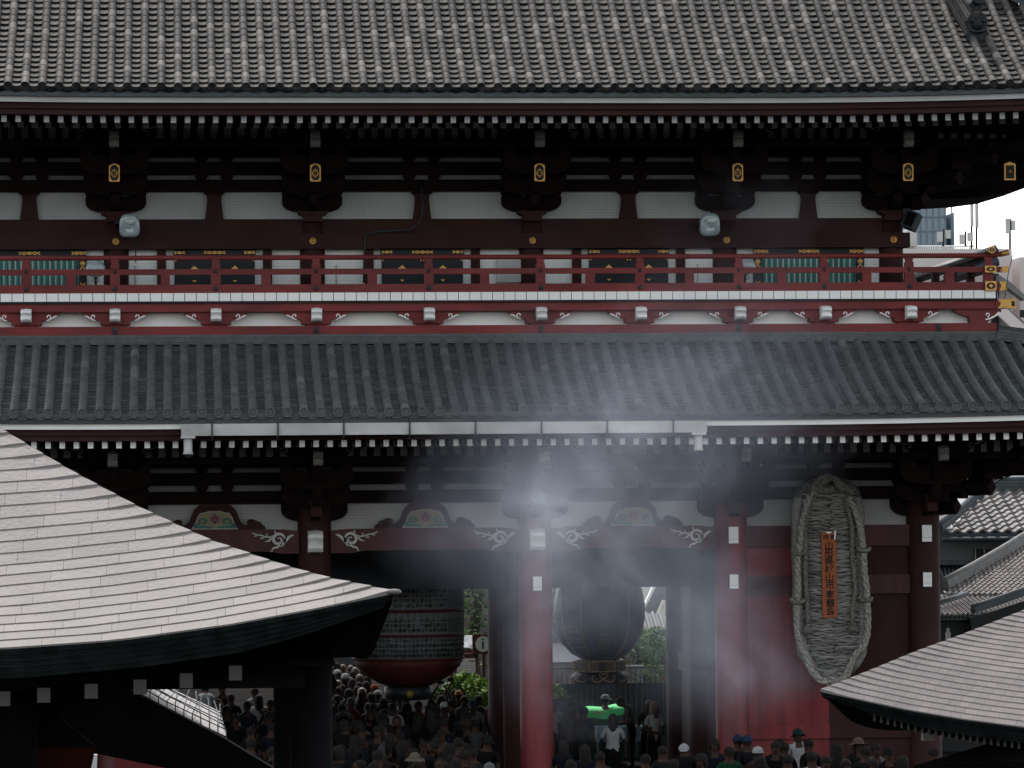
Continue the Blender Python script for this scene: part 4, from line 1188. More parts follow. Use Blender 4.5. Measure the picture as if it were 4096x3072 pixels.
mb.build('donor_lettering', INK, lan)

CU = M('dark_copper', (.030, .045, .058), .45, .25, 4, metal=.3, spec=.4)
CUG = M('dull_gilt', (.24, .16, .085), .5, .2, 9, metal=.3)
K0 = P(2398, 2480, 7.0); zk = lambda y: P(2398, y, 7.0).z
cl = thing('copper_lantern', (K0.x, 7.0, zk(2735)), 'huge black copper lantern with gilt ribs, hanging right of the bright central column', 'copper lantern')
mb = MB(); prof_ = [(.45, zk(2634)), (.66, zk(2612)), (.86, zk(2575)), (.98, zk(2530)), (1.045, zk(2470)), (1.05, zk(2420)), (.99, zk(2360)), (.85, zk(2310)), (.5, zk(2270))]
mb.lathe(prof_, (K0.x, 7.0, 0), 40); mb.build('barrel', CU, cl)
for a in (-150, -120, -57, -26):
    mb = MB(); q = math.radians(a)
    mb.tube([(K0.x+(r+.004)*math.cos(q), 7.0+(r+.004)*math.sin(q), z) for r, z in prof_], .022, 6); mb.build('gilt_rib', CUG, cl)
def bar_fn(ang, zc):
    def fn(x, y):
        z = zc+y; r = interp(sorted((b, a) for a, b in prof_), z)+.012
        a = math.radians(ang)+x/r
        return (K0.x+r*math.cos(a), 7.0+r*math.sin(a), z)
    return fn
mb = MB()
add_text(mb, '奉\n納\n福\n石\n〇\n益', .105, bar_fn(-93, zk(2487)), 0, .001); add_text(mb, '大\n王\n子\n元\n宝\n会', .105, bar_fn(-86, zk(2480)), 0, .001)
for k in range(6): add_text(mb, '\n'.join(rg.choice(KAN) for _ in range(5)), .055, bar_fn(-98+3.2*k, zk(2572)), 0, .0005)
for py in (2506, 2522, 2550, 2564, 2584): add_text(mb, ''.join(rg.choice(KAN) for _ in range(8)), .055, bar_fn(-136, zk(py)), 0, .0005)
mb.build('gilt_lettering', CUG, cl)
mb = MB(); mb.lathe([(.50, zk(2684)), (.58, zk(2683)), (.58, zk(2640)), (.48, zk(2637))], (K0.x, 7.0, 0), 6, smooth=False); mb.lathe([(.2, zk(2738)), (.62, zk(2732)), (.70, zk(2708)), (.60, zk(2690)), (.5, zk(2686))], (K0.x, 7.0, 0), 24); mb.build('base', BLACK, cl)
mb = MB()
z0, z1 = zk(2682), zk(2641)
for c, w_ in ((-.02, .60), (-.50, .34), (.46, .34)):
    yy = 7.0-.60 if w_ > .5 else 7.0-.40
    xa, xb_ = K0.x+c-w_/2, K0.x+c+w_/2
    for p, q in (((xa, z0), (xb_, z0)), ((xa, z1), (xb_, z1)), ((xa, z0), (xa, z1)), ((xb_, z0), (xb_, z1))): mb.ribbon([p, q], .022, yy, .01)
    n = int(w_/.075)
    for k in range(n):
        if w_ > .5 and n*.36 < k < n*.62: continue
        for r in range(3):
            zz = z0+(z1-z0)*(r+.5)/3; xx = xa+(xb_-xa)*(k+.5)/n; dx = (xb_-xa)/n/2; dz = (z1-z0)/6
            mb.ribbon([(xx-dx, zz), (xx, zz+dz), (xx+dx, zz), (xx, zz-dz), (xx-dx, zz)], .009, yy, .006)
mb.build('gilt_lattice', CUG, cl)
mb = MB()
for c in (-.62, 0, .58):
    yy = 7.0-.72 if c == 0 else 7.0-.5
    zc = zk(2704)
    for s in (-1, 1):
        mb.ribbon([(K0.x+c+s*.0, zc+.06), (K0.x+c+s*.07, zc+.10), (K0.x+c+s*.10, zc+.05), (K0.x+c+s*.04, zc-.01), (K0.x+c, zc-.04), (K0.x+c+s*.06, zc-.09), (K0.x+c+s*.16, zc-.11), (K0.x+c+s*.25, zc-.09)], [.02, .022, .022, .02, .02, .024, .02, .012], yy, .012)
        mb.ribbon([(K0.x+c+s*.20, zc-.09), (K0.x+c+s*.27, zc-.02), (K0.x+c+s*.24, zc+.04), (K0.x+c+s*.19, zc+.02)], [.012, .02, .018, .01], yy, .012)
mb.build('gilt_scroll', CUG, cl)

# ================================================================== STRAW SANDAL
STRAW = M('dry_straw', (.055, .053, .049), .9, scale=5, attr='shade', c2=(.38, .365, .335), bump=1.0, bscale=14, stretch=(.55, .55, 7.5), spec=.1)
ROPE = M('straw_rope', (.12, .113, .10), .9, c2=(.40, .375, .335), scale=22, bump=.6, bscale=60, spec=.1)
ROPED = M('straw_rope_shaded', (.07, .065, .056), .9, c2=(.22, .205, .18), scale=22, bump=.6, bscale=60, spec=.1)
YS = -.62
s0 = P(3318, 2320, YS)
sand = thing('straw_sandal', (s0.x, YS, P(3318, 2735, YS).z), 'giant woven straw sandal with twisted ropes hung on the red wall', 'straw sandal')
outl = [(1905, 3270, 3345), (1925, 3215, 3408), (1955, 3183, 3436), (2000, 3168, 3452), (2060, 3163, 3458), (2110, 3163, 3459), (2180, 3166, 3461), (2260, 3167, 3466), (2340, 3169, 3470), (2400, 3169, 3474), (2480, 3172, 3475), (2550, 3178, 3472), (2610, 3190, 3466), (2650, 3215, 3448), (2690, 3245, 3420), (2715, 3275, 3385), (2732, 3310, 3350)]
mb = MB(); rows = []
zs_ = []
rgs = random.Random(4)
steps = 96
for k in range(steps+1):
    y = 1905+(2732-1905)*k/steps
    xl = interp([(a, b) for a, b, c in outl], y); xr_ = interp([(a, c) for a, b, c in outl], y)
    a, b = P(xl, y, YS), P(xr_, y, YS)
    row = []
    band = .018*math.sin(k*2.2)+.012*rgs.uniform(-1, 1)
    for q in range(25):
        u = q/24; e = abs(2*u-1)
        depth = .20*(1-e**3.2)+.10*math.exp(-((e-.86)/.10)**2)-.05*math.exp(-((e-.66)/.08)**2)
        if k < 16: depth += .10*math.exp(-((e-.75)/.2)**2)*(1-k/16)
        depth += band*(1-e)*.8+rgs.uniform(-.008, .008)
        if e < .06 and k > 60: depth -= .02
        zz = a.z+(b.z-a.z)*u+.035*(1-e)*math.sin(k*.9)*.5
        row.append((a.x+(b.x-a.x)*u, YS-depth, zz))
    rows.append(row)
base = [[(p[0], p[1]+.05, p[2]) for p in r] for r in rows]
mb.grid(base, 0, .1, True)
nb = 120
for k in range(nb):                                   # one thick hank of straw after another, bent down in the middle
    y = 1935+(2712-1935)*(k+.5)/nb
    xl = interp([(a, b) for a, b, c in outl], y); xr_ = interp([(a, c) for a, b, c in outl], y)
    a, b = P(xl, y, YS), P(xr_, y, YS); w_ = b.x-a.x
    for half in (0, 1):
        path, rad = [], []
        e0 = rgs.uniform(.10, .17); e1 = .5+rgs.uniform(-.02, .05)
        ph = rgs.uniform(0, 6)
        for q in range(11):
            u = e0+(e1-e0)*q/10
            uu = u if half == 0 else 1-u
            e = abs(2*u-1)
            dep = .145+.10*(1-e**2.2)+rgs.uniform(-.004, .012)-.05*math.exp(-((e-.66)/.10)**2)
            zz = a.z+(b.z-a.z)*uu-.05*(1-e)+.014*math.sin(q*.9+ph)
            path.append((a.x+w_*uu, YS-dep, zz)); rad.append(.027*(.45+.55*math.sin(PI*min(1, (q+1.2)/6.5))**.7 if q < 4 else 1)*rgs.uniform(.86, 1.10))
        rad[-1] *= .6
        mb.tube(path, rad, 7, 0, rgs.uniform(.15, .75), flat=.8)
mb.build('woven_sole', STRAW, sand, attr=True)
mb = MB()
for sd in (1, 2):
    pth = []
    for y in (1990, 2020, 2060, 2110, 2180, 2260, 2340, 2400, 2480, 2550, 2610, 2650, 2690):
        x = interp([(o[0], o[sd]) for o in outl], y); q = P(x+(22 if sd == 1 else -22), y, YS-.12); pth.append(tuple(q))
    mb.tube(pth, [.10]+[.115+.012*math.sin(i*2.3) for i in range(11)]+[.08], 10, 0, .45)
mb.build('straw_rim', STRAW, sand, attr=True)
mb = MB()                                             # seams that divide heel, waist and toe
for py in (2118, 2388):
    a, b = P(3185, py, YS), P(3440, py-2, YS)
    mb.tube([(a.x+(b.x-a.x)*q/8, YS-.19-.03*math.sin(PI*q/8), a.z+.02*math.sin(q)) for q in range(9)], .012, 6)
mb.build('seam_cord', INK, sand)
def twisted(parent, name, pts, r, mat, turns=7.0, dep=YS-.2):
    """rope of three strands laid round the path"""
    V = [Vector(p) for p in pts]
    L = [0]
    for a, b in zip(V, V[1:]): L.append(L[-1]+(b-a).length)
    def at(s):
        for k in range(len(V)-1):
            if L[k+1] >= s or k == len(V)-2:
                t = (s-L[k])/max(1e-6, L[k+1]-L[k]); 
                p0, p1, p2, p3 = V[max(0, k-1)], V[k], V[k+1], V[min(len(V)-1, k+2)]
                return .5*((2*p1)+(p2-p0)*t+(2*p0-5*p1+4*p2-p3)*t*t+(3*p1-p0-3*p2+p3)*t*t*t)
    mb = MB(); n = max(12, int(L[-1]/(r*.62)))
    for st_ in range(3):
        pp = []
        for k in range(n+1):
            s = L[-1]*k/n; p = at(s); t = (at(min(L[-1], s+.02))-at(max(0, s-.02))).normalized()
            a = t.cross(Vector((0, -1, 0))).normalized(); b = Vector((0, -1, 0))
            ph = s/(r*7.5)*2*PI+st_*2*PI/3
            pp.append(p+(a*math.cos(ph)+b*math.sin(ph))*r*.52)
        mb.tube(pp, r*.60, 7)
    return mb.build(name, mat, parent)
def pp(lst, d=-.28): return [P(a, b, YS+d) for a, b in lst]
twisted(sand, 'rope', pp([(3262, 1968), (3242, 1985), (3225, 2030), (3210, 2090), (3202, 2150), (3198, 2200), (3190, 2240), (3191, 2300), (3193, 2360), (3190, 2410), (3188, 2470), (3192, 2540), (3205, 2590), (3222, 2620), (3236, 2660), (3250, 2690)]), .068, ROPE)
twisted(sand, 'rope', pp([(3390, 1990), (3410, 2020), (3425, 2060), (3440, 2110), (3448, 2160), (3455, 2220), (3458, 2290), (3466, 2350), (3468, 2400), (3472, 2460), (3468, 2540), (3450, 2590), (3420, 2620), (3403, 2660), (3390, 2690)]), .068, ROPE)
twisted(sand, 'rope', pp([(3253, 2690), (3272, 2712), (3296, 2726), (3318, 2730)]), .078, ROPE)
twisted(sand, 'rope', pp([(3392, 2690), (3375, 2712), (3350, 2722), (3322, 2724)]), .078, ROPE)
twisted(sand, 'cord', pp([(3265, 1975), (3232, 2040), (3222, 2110), (3222, 2200), (3222, 2300), (3228, 2400), (3232, 2492)], -.30), .048, ROPED)
twisted(sand, 'cord', pp([(3378, 1998), (3398, 2060), (3408, 2130), (3408, 2210), (3418, 2310), (3420, 2370), (3411, 2430), (3410, 2486)], -.30), .048, ROPED)
twisted(sand, 'cord', pp([(3240, 1972), (3262, 1935), (3290, 1912), (3320, 1908), (3350, 1925), (3380, 1955), (3412, 1972)], -.30), .062, ROPED)
twisted(sand, 'cord', pp([(3240, 1955), (3275, 1962), (3310, 1966), (3338, 1958)], -.33), .056, ROPED)
twisted(sand, 'cord', pp([(3268, 1950), (3300, 1925), (3335, 1912), (3352, 1940), (3372, 1965)], -.36), .056, ROPED)
for a, b in ((3196, 2212), (3192, 2405)):
    mb = MB(); mb.tube(pp([(a-28, b-14), (a-22, b+2), (a, b+6), (a+22, b), (a+24, b-12)], -.36), .045, 8); mb.build('rope_loop', ROPED, sand)
for a, b in ((3462, 2198), (3470, 2398)):
    mb = MB(); mb.tube(pp([(a-34, b-14), (a-24, b+2), (a-4, b+6), (a+14, b+2), (a+16, b-10)], -.36), .045, 8); mb.build('rope_loop', ROPED, sand)
for a, b in ((3231, 2495), (3410, 2488)):
    mb = MB(); q = P(a, b, YS-.30); mb.lathe([(.085, -.19), (.07, -.12), (.045, -.03), (.04, 0)], (q.x, q.y, q.z), 12)
    for k in range(9): mb.tube([(q.x+.06*math.cos(k*.7), q.y+.06*math.sin(k*.7), q.z-.05), (q.x+.10*math.cos(k*.7), q.y+.10*math.sin(k*.7), q.z-.215)], .016, 5)
    mb.build('tassel', ROPED, sand)
# wooden name board
WOODB = M('orange_board', (.28, .085, .034), .7, .15, 4, stretch=(6, 6, .5), spec=.2)
ya = YS-.30
tl, br = P(3287, 2128, ya), P(3346, 2470, ya)
mb = MB(); c1, c2, c3, c4 = P(3285, 2128, ya), P(3343, 2126, ya), P(3350, 2468, ya), P(3291, 2472, ya)
mb.prism([(c.x, c.z) for c in (c1, c2, c3, c4)], ya-.02, ya+.03); bd = mb.build('name_board', WOODB, sand)
mb = MB()
def flat(cx_, cz, y=ya-.024): return lambda x, z: (cx_+x, y, cz+z)
for ch, px, py, sz in (('納', 3302, 2150, .11), ('奉', 3331, 2150, .10), ('山', 3315, 2186, .192), ('形', 3315, 2213, .192), ('県', 3316, 2245, .192), ('村', 3316, 2279, .192), ('山', 3318, 2313, .192), ('市', 3319, 2343, .192), ('奉', 3320, 2381, .192), ('賛', 3321, 2415, .192), ('会', 3321, 2446, .192)):
    q = P(px, py, ya); add_text(mb, ch, sz, flat(q.x, q.z), 0, .0035)
mb.build('brush_lettering', INK, bd)
mb = MB(); q = P(3337, 2140, ya)
mb.prism([(q.x-.012, q.z-.10), (q.x+.02, q.z-.08), (q.x+.035, q.z+.09), (q.x+.005, q.z+.09)], ya-.028, ya-.0215); q = P(3315, 2130, ya); mb.prism([(q.x-.06, q.z), (q.x, q.z-.025), (q.x+.06, q.z), (q.x+.06, q.z+.015), (q.x-.06, q.z+.015)], ya-.028, ya-.0215)
mb.build('torn_paper', WHITE, bd)

# ================================================================== LAMPS AND SPEAKERS ON THE GATE
GLASS = M('lamp_glass', (.32, .39, .41), .12, .25, 5, spec=.8)
def floodlight(px, py, label, group='glass floodlights on the gate'):
    q = P(px, py, -.75)
    t = thing('floodlight', (q.x, q.y, q.z), label, 'floodlight', group)
    mb = MB(); rows = []
    for k, (s, d) in enumerate(((.30, .02), (.72, 0), (.95, .03), (1.0, .09), (.98, .22), (.80, .34), (.45, .40))):
        rows.append([(q.x+s*.215*(abs(math.cos(a))**.62)*(1 if math.cos(a) > 0 else -1)*(1-.10*math.sin(a)), q.y+d+.02*math.sin(a)*-1, q.z+s*.245*(abs(math.sin(a))**.62)*(1 if math.sin(a) > 0 else -1)) for a in [2*PI*j/28 for j in range(28)]])
    mb.grid(rows, 0, 0, True, True); mb.quad(rows[0], 0); mb.quad(rows[-1], 1)
    mb.build('lens', [GLASS, IRON], t)
    mb = MB(); mb.ball((q.x+.02, q.y-.012, q.z+.085), .10, 12, 0, sx=1.25, sy=.22, sz=.75); mb.build('reflector', M('lamp_reflector', (.42, .50, .48), .3, .1, 6, spec=.7), t)
    mb = MB(); mb.tube([(q.x-.29, q.y+.30, q.z+.07), (q.x-.17, q.y+.22, q.z+.07)], .026, 8); mb.tube([(q.x-.29, q.y+.30, q.z+.07), (q.x-.26, .0, q.z+.02)], .03, 8); mb.build('bracket', IRON, t)
    mb = MB(); mb.tube([(q.x+.05, q.y+.3, q.z-.24), (q.x+.09, q.y+.4, q.z-.33), (q.x+.12, q.y+.45, q.z-.52), (q.x+.12, q.y+.5, q.z-.75)], .013, 6); mb.build('cable', IRON, t)
floodlight(518, 901, 'glass floodlight on the gate beside the leftmost gilt rosette')
floodlight(2842, 897, 'glass floodlight on the gate near the right end of the upper wall')
def dish(px, py, label):
    q = P(px, py, -.9); t = thing('balcony_lamp', (q.x, q.y, 10.605), label, 'lamp', 'round lamps on the balcony floor')
    mb = MB(); prof_ = [(.02, 0), (.14, .02), (.20, .05), (.205, .10), (.15, .18), (.06, .22)]
    i = len(mb.v)
    rows = [[(q.x+r*1.0*math.cos(2*PI*j/20), q.y-.1+d, q.z+r*.92*math.sin(2*PI*j/20)) for j in range(20)] for r, d in prof_]
    mb.grid(rows, 0, 0, True, True); mb.quad(rows[0]); mb.build('lamp_head', GLASS, t)
    mb = MB(); mb.tube([(q.x, q.y+.1, q.z-.1), (q.x, q.y+.1, 10.61)], .025, 8); mb.tube([(q.x+.06*math.cos(a*.6), q.y, q.z-.24+.05*math.sin(a*.6)) for a in range(12)], .010, 5); mb.build('stand', IRON, t)
dish(382, 1075, 'round grey lamp behind the balcony railing beside the left lattice window')
dish(2983, 1064, 'round grey lamp behind the balcony railing beside the right lattice window')
q = P(3638, 880, -.3)
sp = thing('loudspeaker', (q.x, q.y, q.z), 'black box loudspeaker tilted on the right corner column of the upper storey', 'loudspeaker')
mb = MB(); mb.box(-.13, .13, -.16, .16, -.19, .19)
R3 = Matrix.Rotation(.42, 3, 'Y') @ Matrix.Rotation(-.5, 3, 'Z')
mb.v = [tuple(R3 @ Vector(v)+Vector((q.x+.05, q.y, q.z-.02))) for v in mb.v]; mb.build('cabinet', IRON, sp)
mb = MB(); mb.box(-.10, .10, -.01, 0, -.15, .15); mb.v = [tuple(R3 @ (Vector(v)+Vector((0, -.165, 0)))+Vector((q.x+.05, q.y, q.z-.02))) for v in mb.v]; mb.build('grille', NEARBLK, sp)
mb = MB(); mb.box(q.x-.14, q.x+.02, q.y-.03, q.y+.4, q.z+.13, q.z+.24); mb.build('bracket', IRON, sp)
# ================================================================== BEHIND THE GATE
LEAF = M('leaf_green', (.035, .085, .025), .7, attr='shade', c2=(.16, .27, .06), scale=3, spec=.2)
LEAFY = M('leaf_bright', (.07, .17, .035), .7, attr='shade', c2=(.34, .46, .10), scale=3, spec=.2)
BARK = M('bark', (.045, .035, .028), .9, .3, 8, bump=.4)
def leaf_cloud(mb, c, r, n, size, rg, squash=.8, shade=(.1, .9)):
    for _ in range(n):
        while True:
            v = Vector((rg.uniform(-1, 1), rg.uniform(-1, 1), rg.uniform(-1, 1)))
            if .25 < v.length < 1: break
        p = Vector(c)+Vector((v.x*r, v.y*r, v.z*r*squash))
        a = Vector((rg.uniform(-1, 1), rg.uniform(-1, 1), rg.uniform(-.6, .6))).normalized()
        b = a.cross(Vector((rg.uniform(-1, 1), rg.uniform(-1, 1), rg.uniform(-1, 1)))).normalized()
        s = size*rg.uniform(.6, 1.3)
        mb.quad([p-a*s, p-b*s*.45, p+a*s, p+b*s*.45], 0, shade[0]+(shade[1]-shade[0])*rg.random()*(.5+.5*(v.z*.5+.5)))
def tree(x, y, h, cr, label, seed, mat=None, lsize=.085, n=700):
    rg = random.Random(seed)
    t = thing('tree', (x, y, 0), label, 'tree')
    mb = MB(); pts = [(x+.12*math.sin(k*1.3+seed), y, h*.62*k/6) for k in range(7)]
    mb.tube(pts, [.24-.022*k for k in range(7)], 9)
    tips = []
    for k in range(8):
        a = k*2.4+seed; z = h*(.32+.05*k); l = cr*rg.uniform(.6, .95)
        tip = (x+l*math.cos(a), y+l*math.sin(a), z+h*.18+rg.uniform(0, .1)*h)
        mb.tube([(x, y, z), (x+l*.5*math.cos(a), y+l*.5*math.sin(a), z+h*.10), tip], [.09, .06, .025], 6); tips.append(tip)
    mb.build('trunk', BARK, t)
    mb = MB()
    for tip in tips+[(x, y, h*.82), (x+.3*cr, y-.4*cr, h*.6), (x-.3*cr, y-.4*cr, h*.45), (x, y-.5*cr, h*.33), (x+.4*cr, y-.3*cr, h*.40)]:
        leaf_cloud(mb, tip, cr*rg.uniform(.38, .55), n, lsize, rg)
    mb.build('crown', mat or LEAF, t, attr=True)
    return t
q = P(1905, 2460, 26); tree(q.x, 26, 9.5, 3.2, 'leafy green tree beyond the gate between the red lantern and the dark columns', 2)
q = P(2560, 2625, 30); tree(q.x, 30, 2.9, .85, 'small dark tree behind the copper lantern beside the white gabled hall', 5, lsize=.06, n=420)
q = P(1400, 2560, 40); tree(q.x-.5, 40, 9, 3.4, 'dark tree far beyond the crowd, left of the red lantern', 9)

def plant(px, py, Y, r, label, n, mat=LEAFY, base=0.0, size=.10, seed=1):
    rg = random.Random(seed); q = P(px, py, Y)
    t = thing('shrub', (q.x, Y, base), label, 'shrub', None)
    mb = MB()
    for k in range(6):
        a = k*1.05; mb.tube([(q.x, Y, base), (q.x+.3*r*math.cos(a), Y+.3*r*math.sin(a), (base+q.z)/2), (q.x+.8*r*math.cos(a), Y+.5*r*math.sin(a), q.z+.3*r*math.sin(k*2))], [.03, .02, .008], 5)
    mb.build('stem', BARK, t)
    mb = MB()
    for k in range(9):
        leaf_cloud(mb, (q.x+rg.uniform(-.7, .7)*r, Y+rg.uniform(-.5, .5)*r, q.z+rg.uniform(-.6, .6)*r), r*.5, n, size, rg)
    mb.build('foliage', mat, t, attr=True)
plant(1862, 2742, 14.5, .40, 'bright yellow green shrub in front of the white notice board', 80, seed=3)
plant(1790, 2765, 13.6, .42, 'low dark green shrub by the foot of the red lantern', 70, LEAF, seed=4)
plant(1922, 2790, 13.2, .50, 'green shrub beside the dark column, in front of the raised arms', 80, seed=6)
plant(2235, 2765, 12.4, .22, 'sprig of bright leaves right beside the lit central column', 16, seed=7, size=.07)
plant(2622, 2695, 13.4, .26, 'thin bright green bush at the right end of the black railing', 24, seed=8, size=.08)

# information hut with its round sign, and the notice board
HUTW = M('brown_timber', (.10, .035, .028), .7, .2, 2)
TINR = M('grey_sheet_roof', (.17, .18, .195), .5, .1, 3)
Yh = 19.0
t = thing('information_hut', (P(1900, 2700, Yh).x, Yh, 0), 'small brown kiosk with a grey sheet roof and hipped gable beyond the gate', 'kiosk')
mb = MB(); r1 = [P(*a, Yh) for a in ((1858, 2545), (1924, 2545), (1880, 2590), (1800, 2590))]; bk = [Vector((v.x, v.y+.6, v.z+.2)) for v in r1]
mb.quad([r1[3], r1[2], r1[1]+Vector((0, .9, 0)), r1[0]+Vector((-1.2, .9, 0))]); mb.quad([r1[2]+Vector((0, 0, -.02)), r1[2]+Vector((2.2, .8, 0)), r1[1]+Vector((1, 1.2, 0)), r1[1]+Vector((0, .9, 0))])
mb.build('roof', TINR, t)
mb = MB(); a, b = P(1795, 2594, Yh), P(1990, 2594, Yh)
mb.box(a.x, b.x, Yh+.02, Yh+.12, a.z-.16, a.z-.03); mb.box(P(1892, 2600, Yh).x, P(1906, 2600, Yh).x, Yh+.05, Yh+.16, 0, a.z-.16); mb.box(P(1800, 2600, Yh).x, P(1812, 2600, Yh).x, Yh+.05, Yh+.16, 0, a.z-.16)
mb.build('frame', HUTW, t)
q = P(1926, 2576, 16.0); 
s = thing('information_sign', (q.x, 16, 0), 'square brown sign with a white disc and letter i beyond the gate', 'sign')
mb = MB(); mb.box(q.x-.23, q.x+.40, 16.0, 16.06, q.z-.25, q.z+.25); mb.box(q.x+.02, q.x+.10, 16.06, 16.12, 0, q.z); mb.build('panel', HUTW, s)
mb = MB(); c = (q.x+.035, q.z); mb.quad([(c[0]+.195*math.cos(a), 15.992, c[1]+.195*math.sin(a)) for a in [2*PI*k/28 for k in range(28)]]); mb.build('disc', WHITE, s)
mb = MB(); add_text(mb, 'i', .40, lambda x, y: (c[0]+x, 15.988, c[1]+y), 0, .006); mb.build('letter', M('sign_blue', (.01, .05, .09), .6), s)
Yn = 17.0; a, b = P(1828, 2634, Yn), P(1902, 2742, Yn)
s = thing('notice_board', ((a.x+b.x)/2, Yn, 0), 'tall white notice board with small dark print behind the green shrubs', 'notice board')
mb = MB(); mb.box(a.x, b.x, Yn, Yn+.04, b.z, a.z); mb.build('sheet', WHITE, s)
mb = MB(); mb.box(a.x+.04, a.x+.16, Yn-.006, Yn-.002, a.z-.09, a.z-.05); mb.box(a.x+.30, a.x+.48, Yn-.006, Yn-.002, a.z-.09, a.z-.05)
for k in range(14):
    for j in range(5):
        mb.box(a.x+.05+j*.145, a.x+.05+j*.145+.10, Yn-.006, Yn-.002, a.z-.19-.062*k, a.z-.178-.062*k)
mb.build('print', M('print_grey', (.25, .25, .26), .8), s)
mb = MB(); mb.box(a.x-.06, a.x-.005, Yn, Yn+.08, 0, a.z+.1); mb.box(b.x+.005, b.x+.06, Yn, Yn+.08, 0, a.z+.1); mb.box(a.x-.06, b.x+.06, Yn, Yn+.08, a.z+.002, a.z+.12); mb.build('frame', HUTW, s)

# black hoarding with railing seen through the right passage
Yf = 12.6
a, b = P(2150, 2736, Yf), P(2720, 2732, Yf)
t = thing('hoarding', ((a.x+b.x)/2, Yf, 0), 'long black hoarding with a thin dark railing on top behind the copper lantern', 'hoarding')
mb = MB(); n = 26
for k in range(n):
    x0 = a.x+(b.x-a.x)*k/n; mb.box(x0+.004, a.x+(b.x-a.x)*(k+1)/n-.004, Yf, Yf+.05, 0, a.z)
mb.build('boards', M('black_board', (.018, .026, .028), .6, .3, 2), t)
mb = MB(); zt_ = P(2400, 2672, Yf).z
mb.tube([(a.x, Yf+.03, zt_), (b.x, Yf+.03, zt_)], .02, 6)
for k in range(30): mb.tube([(a.x+(b.x-a.x)*k/29, Yf+.03, a.z), (a.x+(b.x-a.x)*k/29, Yf+.03, zt_)], .013, 5)
mb.tube([P(2505, 2700, Yf), P(2560, 2730, Yf)], .012, 5); mb.tube([P(2515, 2678, Yf), P(2600, 2728, Yf)], .012, 5)
mb.build('railing', IRON, t)
t = thing('white_screen', (P(2540, 2700, 14).x, 14, 0), 'pale screen panel behind the black railing', 'screen')
mb = MB(); a, b = P(2504, 2670, 14), P(2572, 2740, 14); mb.box(a.x, b.x, 14, 14.05, 0, a.z); mb.build('panel', GREYW, t)
mb = MB(); mb.box(a.x-.03, b.x+.03, 13.98, 14.08, a.z+.002, a.z+.05); mb.build('cap', GREYW, t)

# white gabled hall and further buildings behind, down the street
CREAM = M('cream_wall', (.62, .56, .48), .8, .08, .6); GREENR = M('moss_grey_roof', (.13, .15, .13), .8, .2, 2)
Yg = 46
t = thing('white_hall', (P(2640, 2600, Yg).x, Yg, 0), 'white walled hall with a steep grey green gable roof right of the copper lantern', 'hall')
mb = MB(); g = [(2720, 2180), (2618, 2350), (2540, 2500), (2520, 2560), (2600, 2575), (2720, 2575)]
mb.prism([(P(x, y, Yg).x, P(x, y, Yg).z) for x, y in g], Yg, Yg+8); mb.build('roof', GREENR, t)
mb = MB(); mb.prism([(P(x, y, Yg-.3).x, P(x, y, Yg-.3).z) for x, y in ((2720, 2160), (2612, 2340), (2572, 2428), (2576, 2438), (2622, 2345), (2720, 2185))], Yg-.4, Yg-.1); mb.build('barge_board', WHITE, t)
mb = MB(); mb.prism([(P(x, y, Yg-.6).x, P(x, y, Yg-.6).z) for x, y in ((2650, 2400), (2606, 2500), (2598, 2600), (2600, 3300), (2760, 3300), (2760, 2400))], Yg-.9, Yg-.5); mb.build('wall', CREAM, t)
Yw = 36
t = thing('low_house', (P(2640, 2640, Yw).x, Yw, 0), 'low house with a dark tiled roof, cream upper wall and red lower wall', 'house')
a = P(2586, 2592, Yw); b = P(2760, 2592, Yw)
mb = MB(); mb.prism([(Yw-.6, a.z-.12), (Yw+2, a.z+1.0), (Yw+4.6, a.z-.12), (Yw+4.6, a.z-.3), (Yw-.6, a.z-.3)], a.x, b.x, ax='yz')
for k in range(28): mb.tube([(a.x+k*.22, Yw-.62, a.z-.12), (a.x+k*.22, Yw+2, a.z+1.02)], .06, 6)
mb.build('roof', TILED, t)
mb = MB(); c = P(2600, 2630, Yw); mb.box(c.x, b.x, Yw, Yw+4, c.z, a.z-.3); mb.build('upper_wall', CREAM, t)
mb = MB(); mb.box(c.x, b.x, Yw-.02, Yw+4, 0, c.z-.002); mb.build('lower_wall', RED, t)
Ys_ = 70
for px0, px1, py, nm, lb, mt in ((1000, 1720, 2480, 'street_block', 'long grey street building far beyond the gate behind the crowd', M('grey_block_wall', (.022, .022, .024), .8, .1, .5)), (2150, 2500, 2560, 'pale_block', 'pale grey street building far beyond the copper lantern', M('pale_block_wall', (.42, .43, .44), .8, .1, .5))):
    a, b = P(px0, py, Ys_), P(px1, py, Ys_)
    t = thing(nm, ((a.x+b.x)/2, Ys_, 0), lb, 'building')
    mb = MB(); mb.box(a.x, b.x, Ys_, Ys_+6, 0, a.z); mb.build('wall', mt, t)
    for k in range(int((b.x-a.x)/2.2)):
        mb = MB(); mb.box(a.x+.6+2.2*k, a.x+1.8+2.2*k, Ys_-.04, Ys_-.002, 1.0, 2.3); mb.build('window', INTB, t)
    mb = MB(); mb.box(a.x-.2, b.x+.2, Ys_-.5, Ys_+6, a.z+.002, a.z+.25); mb.build('roof', TILED, t)

